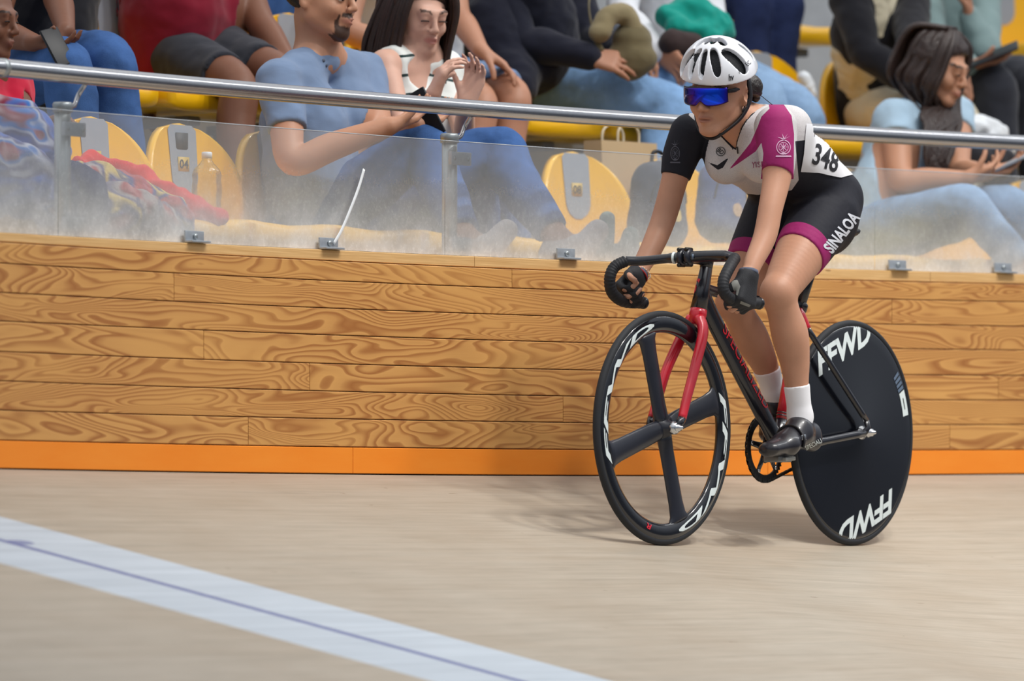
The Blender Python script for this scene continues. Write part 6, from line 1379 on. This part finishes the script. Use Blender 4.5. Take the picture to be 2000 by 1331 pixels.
# backpacks on the front seats
def pack(px, py, w_, h_, m_, label, B=.62, name='backpack', patch=None):
    ph = PHI(px, B); u, n = TAN(ph), NRM(ph); c = W(px, py, B); r = thing(name, label, 'bag', c-ZV*h_/2); b = Body(); R = np.array(axes(u, n, ZV).transposed())
    b.cone(c-ZV*h_*0.22-u*w_*0.14, c+ZV*h_*0.20-u*w_*0.12, w_*0.34, w_*0.30, 0.03, n, 0.75).cone(c-ZV*h_*0.22+u*w_*0.14, c+ZV*h_*0.20+u*w_*0.12, w_*0.34, w_*0.30, 0.03, n, 0.75)
    b.cone(c-ZV*h_*0.2+n*w_*0.17, c-ZV*h_*0.05+n*w_*0.16, w_*0.28, w_*0.25, 0.015, n, 0.6)
    g, o_, s_ = b.field(0.006); bo = nets_obj('bag_body', g, o_, 0.006, m_, r, fold=0.005)
    MB().tube(spline([c-u*0.03+ZV*h_*0.44, c-u*0.02+ZV*h_*0.56, c+u*0.02+ZV*h_*0.56, c+u*0.03+ZV*h_*0.44], 5), 0.006, 8).build('grab_handle', BLKC, r)
    q = spline([c-u*w_*0.36+n*w_*0.20+ZV*h_*0.02, c-u*w_*0.30+n*w_*0.28+ZV*h_*0.22, c+n*w_*0.30+ZV*h_*0.30, c+u*w_*0.30+n*w_*0.28+ZV*h_*0.22, c+u*w_*0.36+n*w_*0.20+ZV*h_*0.02], 6)
    bv = bvh_of(bo); qq = []
    for p in q:
        hh = bv.find_nearest(p); qq.append(hh[0]+hh[1]*0.001)
    MB().tube(qq, 0.003, 6).build('zip', DKP, r)
    if patch:
        V, Fs = poly_mesh2(ring_poly(0, 0, 0.0001, 0.022, 16), 0.02); drape('patch', V, Fs, lambda x, y: c+u*x+ZV*(y-h_*0.12)+n*0.3, -n, bv, patch, r, 0.002)
    return r
pack(1284, 400, 0.25, 0.29, cloth('dark_grey_pack', (66, 72, 84), var=0.15), 'dark grey backpack on the front seat right of the empty one', .60, patch=GLD)
pack(1408, 392, 0.22, 0.27, cloth('blue_grey_pack', (84, 100, 140), var=0.15), 'blue-grey bag with a round print, on the seat behind the cyclist\'s arm', .62, name='cloth_bag', patch=M('patch_tan', (190, 160, 130), 0.7))
# white plastic bag, shoe soles
k = cloth('white_plastic_bag', (222, 226, 230), var=0.05, fold=1.0); b = Body(); b.chain([W(1880, 255, 1.0), W(1930, 262, .98), W(1960, 285, .96)], [0.05, 0.055, 0.04], 0.02); g, o_, s_ = b.field(0.007); o = nets_obj('plastic_bag', g, o_, 0.007, k, None, fold=0.014, fscale=18); tag(o, 'crumpled white plastic bag right of the long-haired woman', 'bag')
b = Body(); b.chain([W(1900, 310, .92), W(1950, 318, .90)], [0.07, 0.06], 0.02); g, o_, s_ = b.field(0.007); o = nets_obj('dark_bag', g, o_, 0.007, cloth('charcoal_bag', (42, 42, 48)), None, fold=0.008); tag(o, 'charcoal bag under the white plastic bag', 'bag')
for px, y0, y1, w_, lb in ((1182, 412, 500, 0.024, 'upright green-grey shoe, its sole against the screen, under the empty seat'), (1228, 444, 506, 0.027, 'shorter green-grey shoe right of its pair behind the screen')):
    a, c = W(px+4, y0+16, .17), W(px-3, y1, .15); b = Body(); nn = NRM(PHI(px)); b.chain([a, a*0.5+c*0.5, c], [w_, w_*1.15, w_], 0.01).cone(c-nn*0.02, c-nn*0.06+ZV*0.02, w_*1.1, w_*1.1, 0.02)
    g, o_, s_ = b.field(0.005); o = nets_obj('sneaker', g, o_, 0.005, SNKD, None); tag(o, lb, 'shoe', 'green-grey shoes behind the screen')
# white cap hanging between the seats
b = Body(); b.chain([W(1570, 150, 1.5), W(1580, 180, 1.5)], [0.022, 0.028], 0.01); g, o_, s_ = b.field(0.006); o = nets_obj('white_bag', g, o_, 0.006, k, None, fold=0.008, fscale=30); tag(o, 'small white bundle between two second row seats, right of the cyclist\'s head', 'bag')
# aisle pole top right
m = MB(); c = PP(PHI(1934, 1.9), 1.9, 1.24); po = thing('aisle_post', 'grey steel aisle post in the top right corner', 'post', c); MB().lathe(c, ZV, [(0, 0.018), (1.1, 0.018)], 20).build('post_tube', DSTEEL, po); MB().lathe(c, ZV, [(0, 0.04), (0.008, 0.04), (0.01, 0.02)], 20).build('base_flange', DSTEEL, po)
# tidy helper flags
for o in bpy.data.objects:
    if 'world_kids' in o: del o['world_kids']
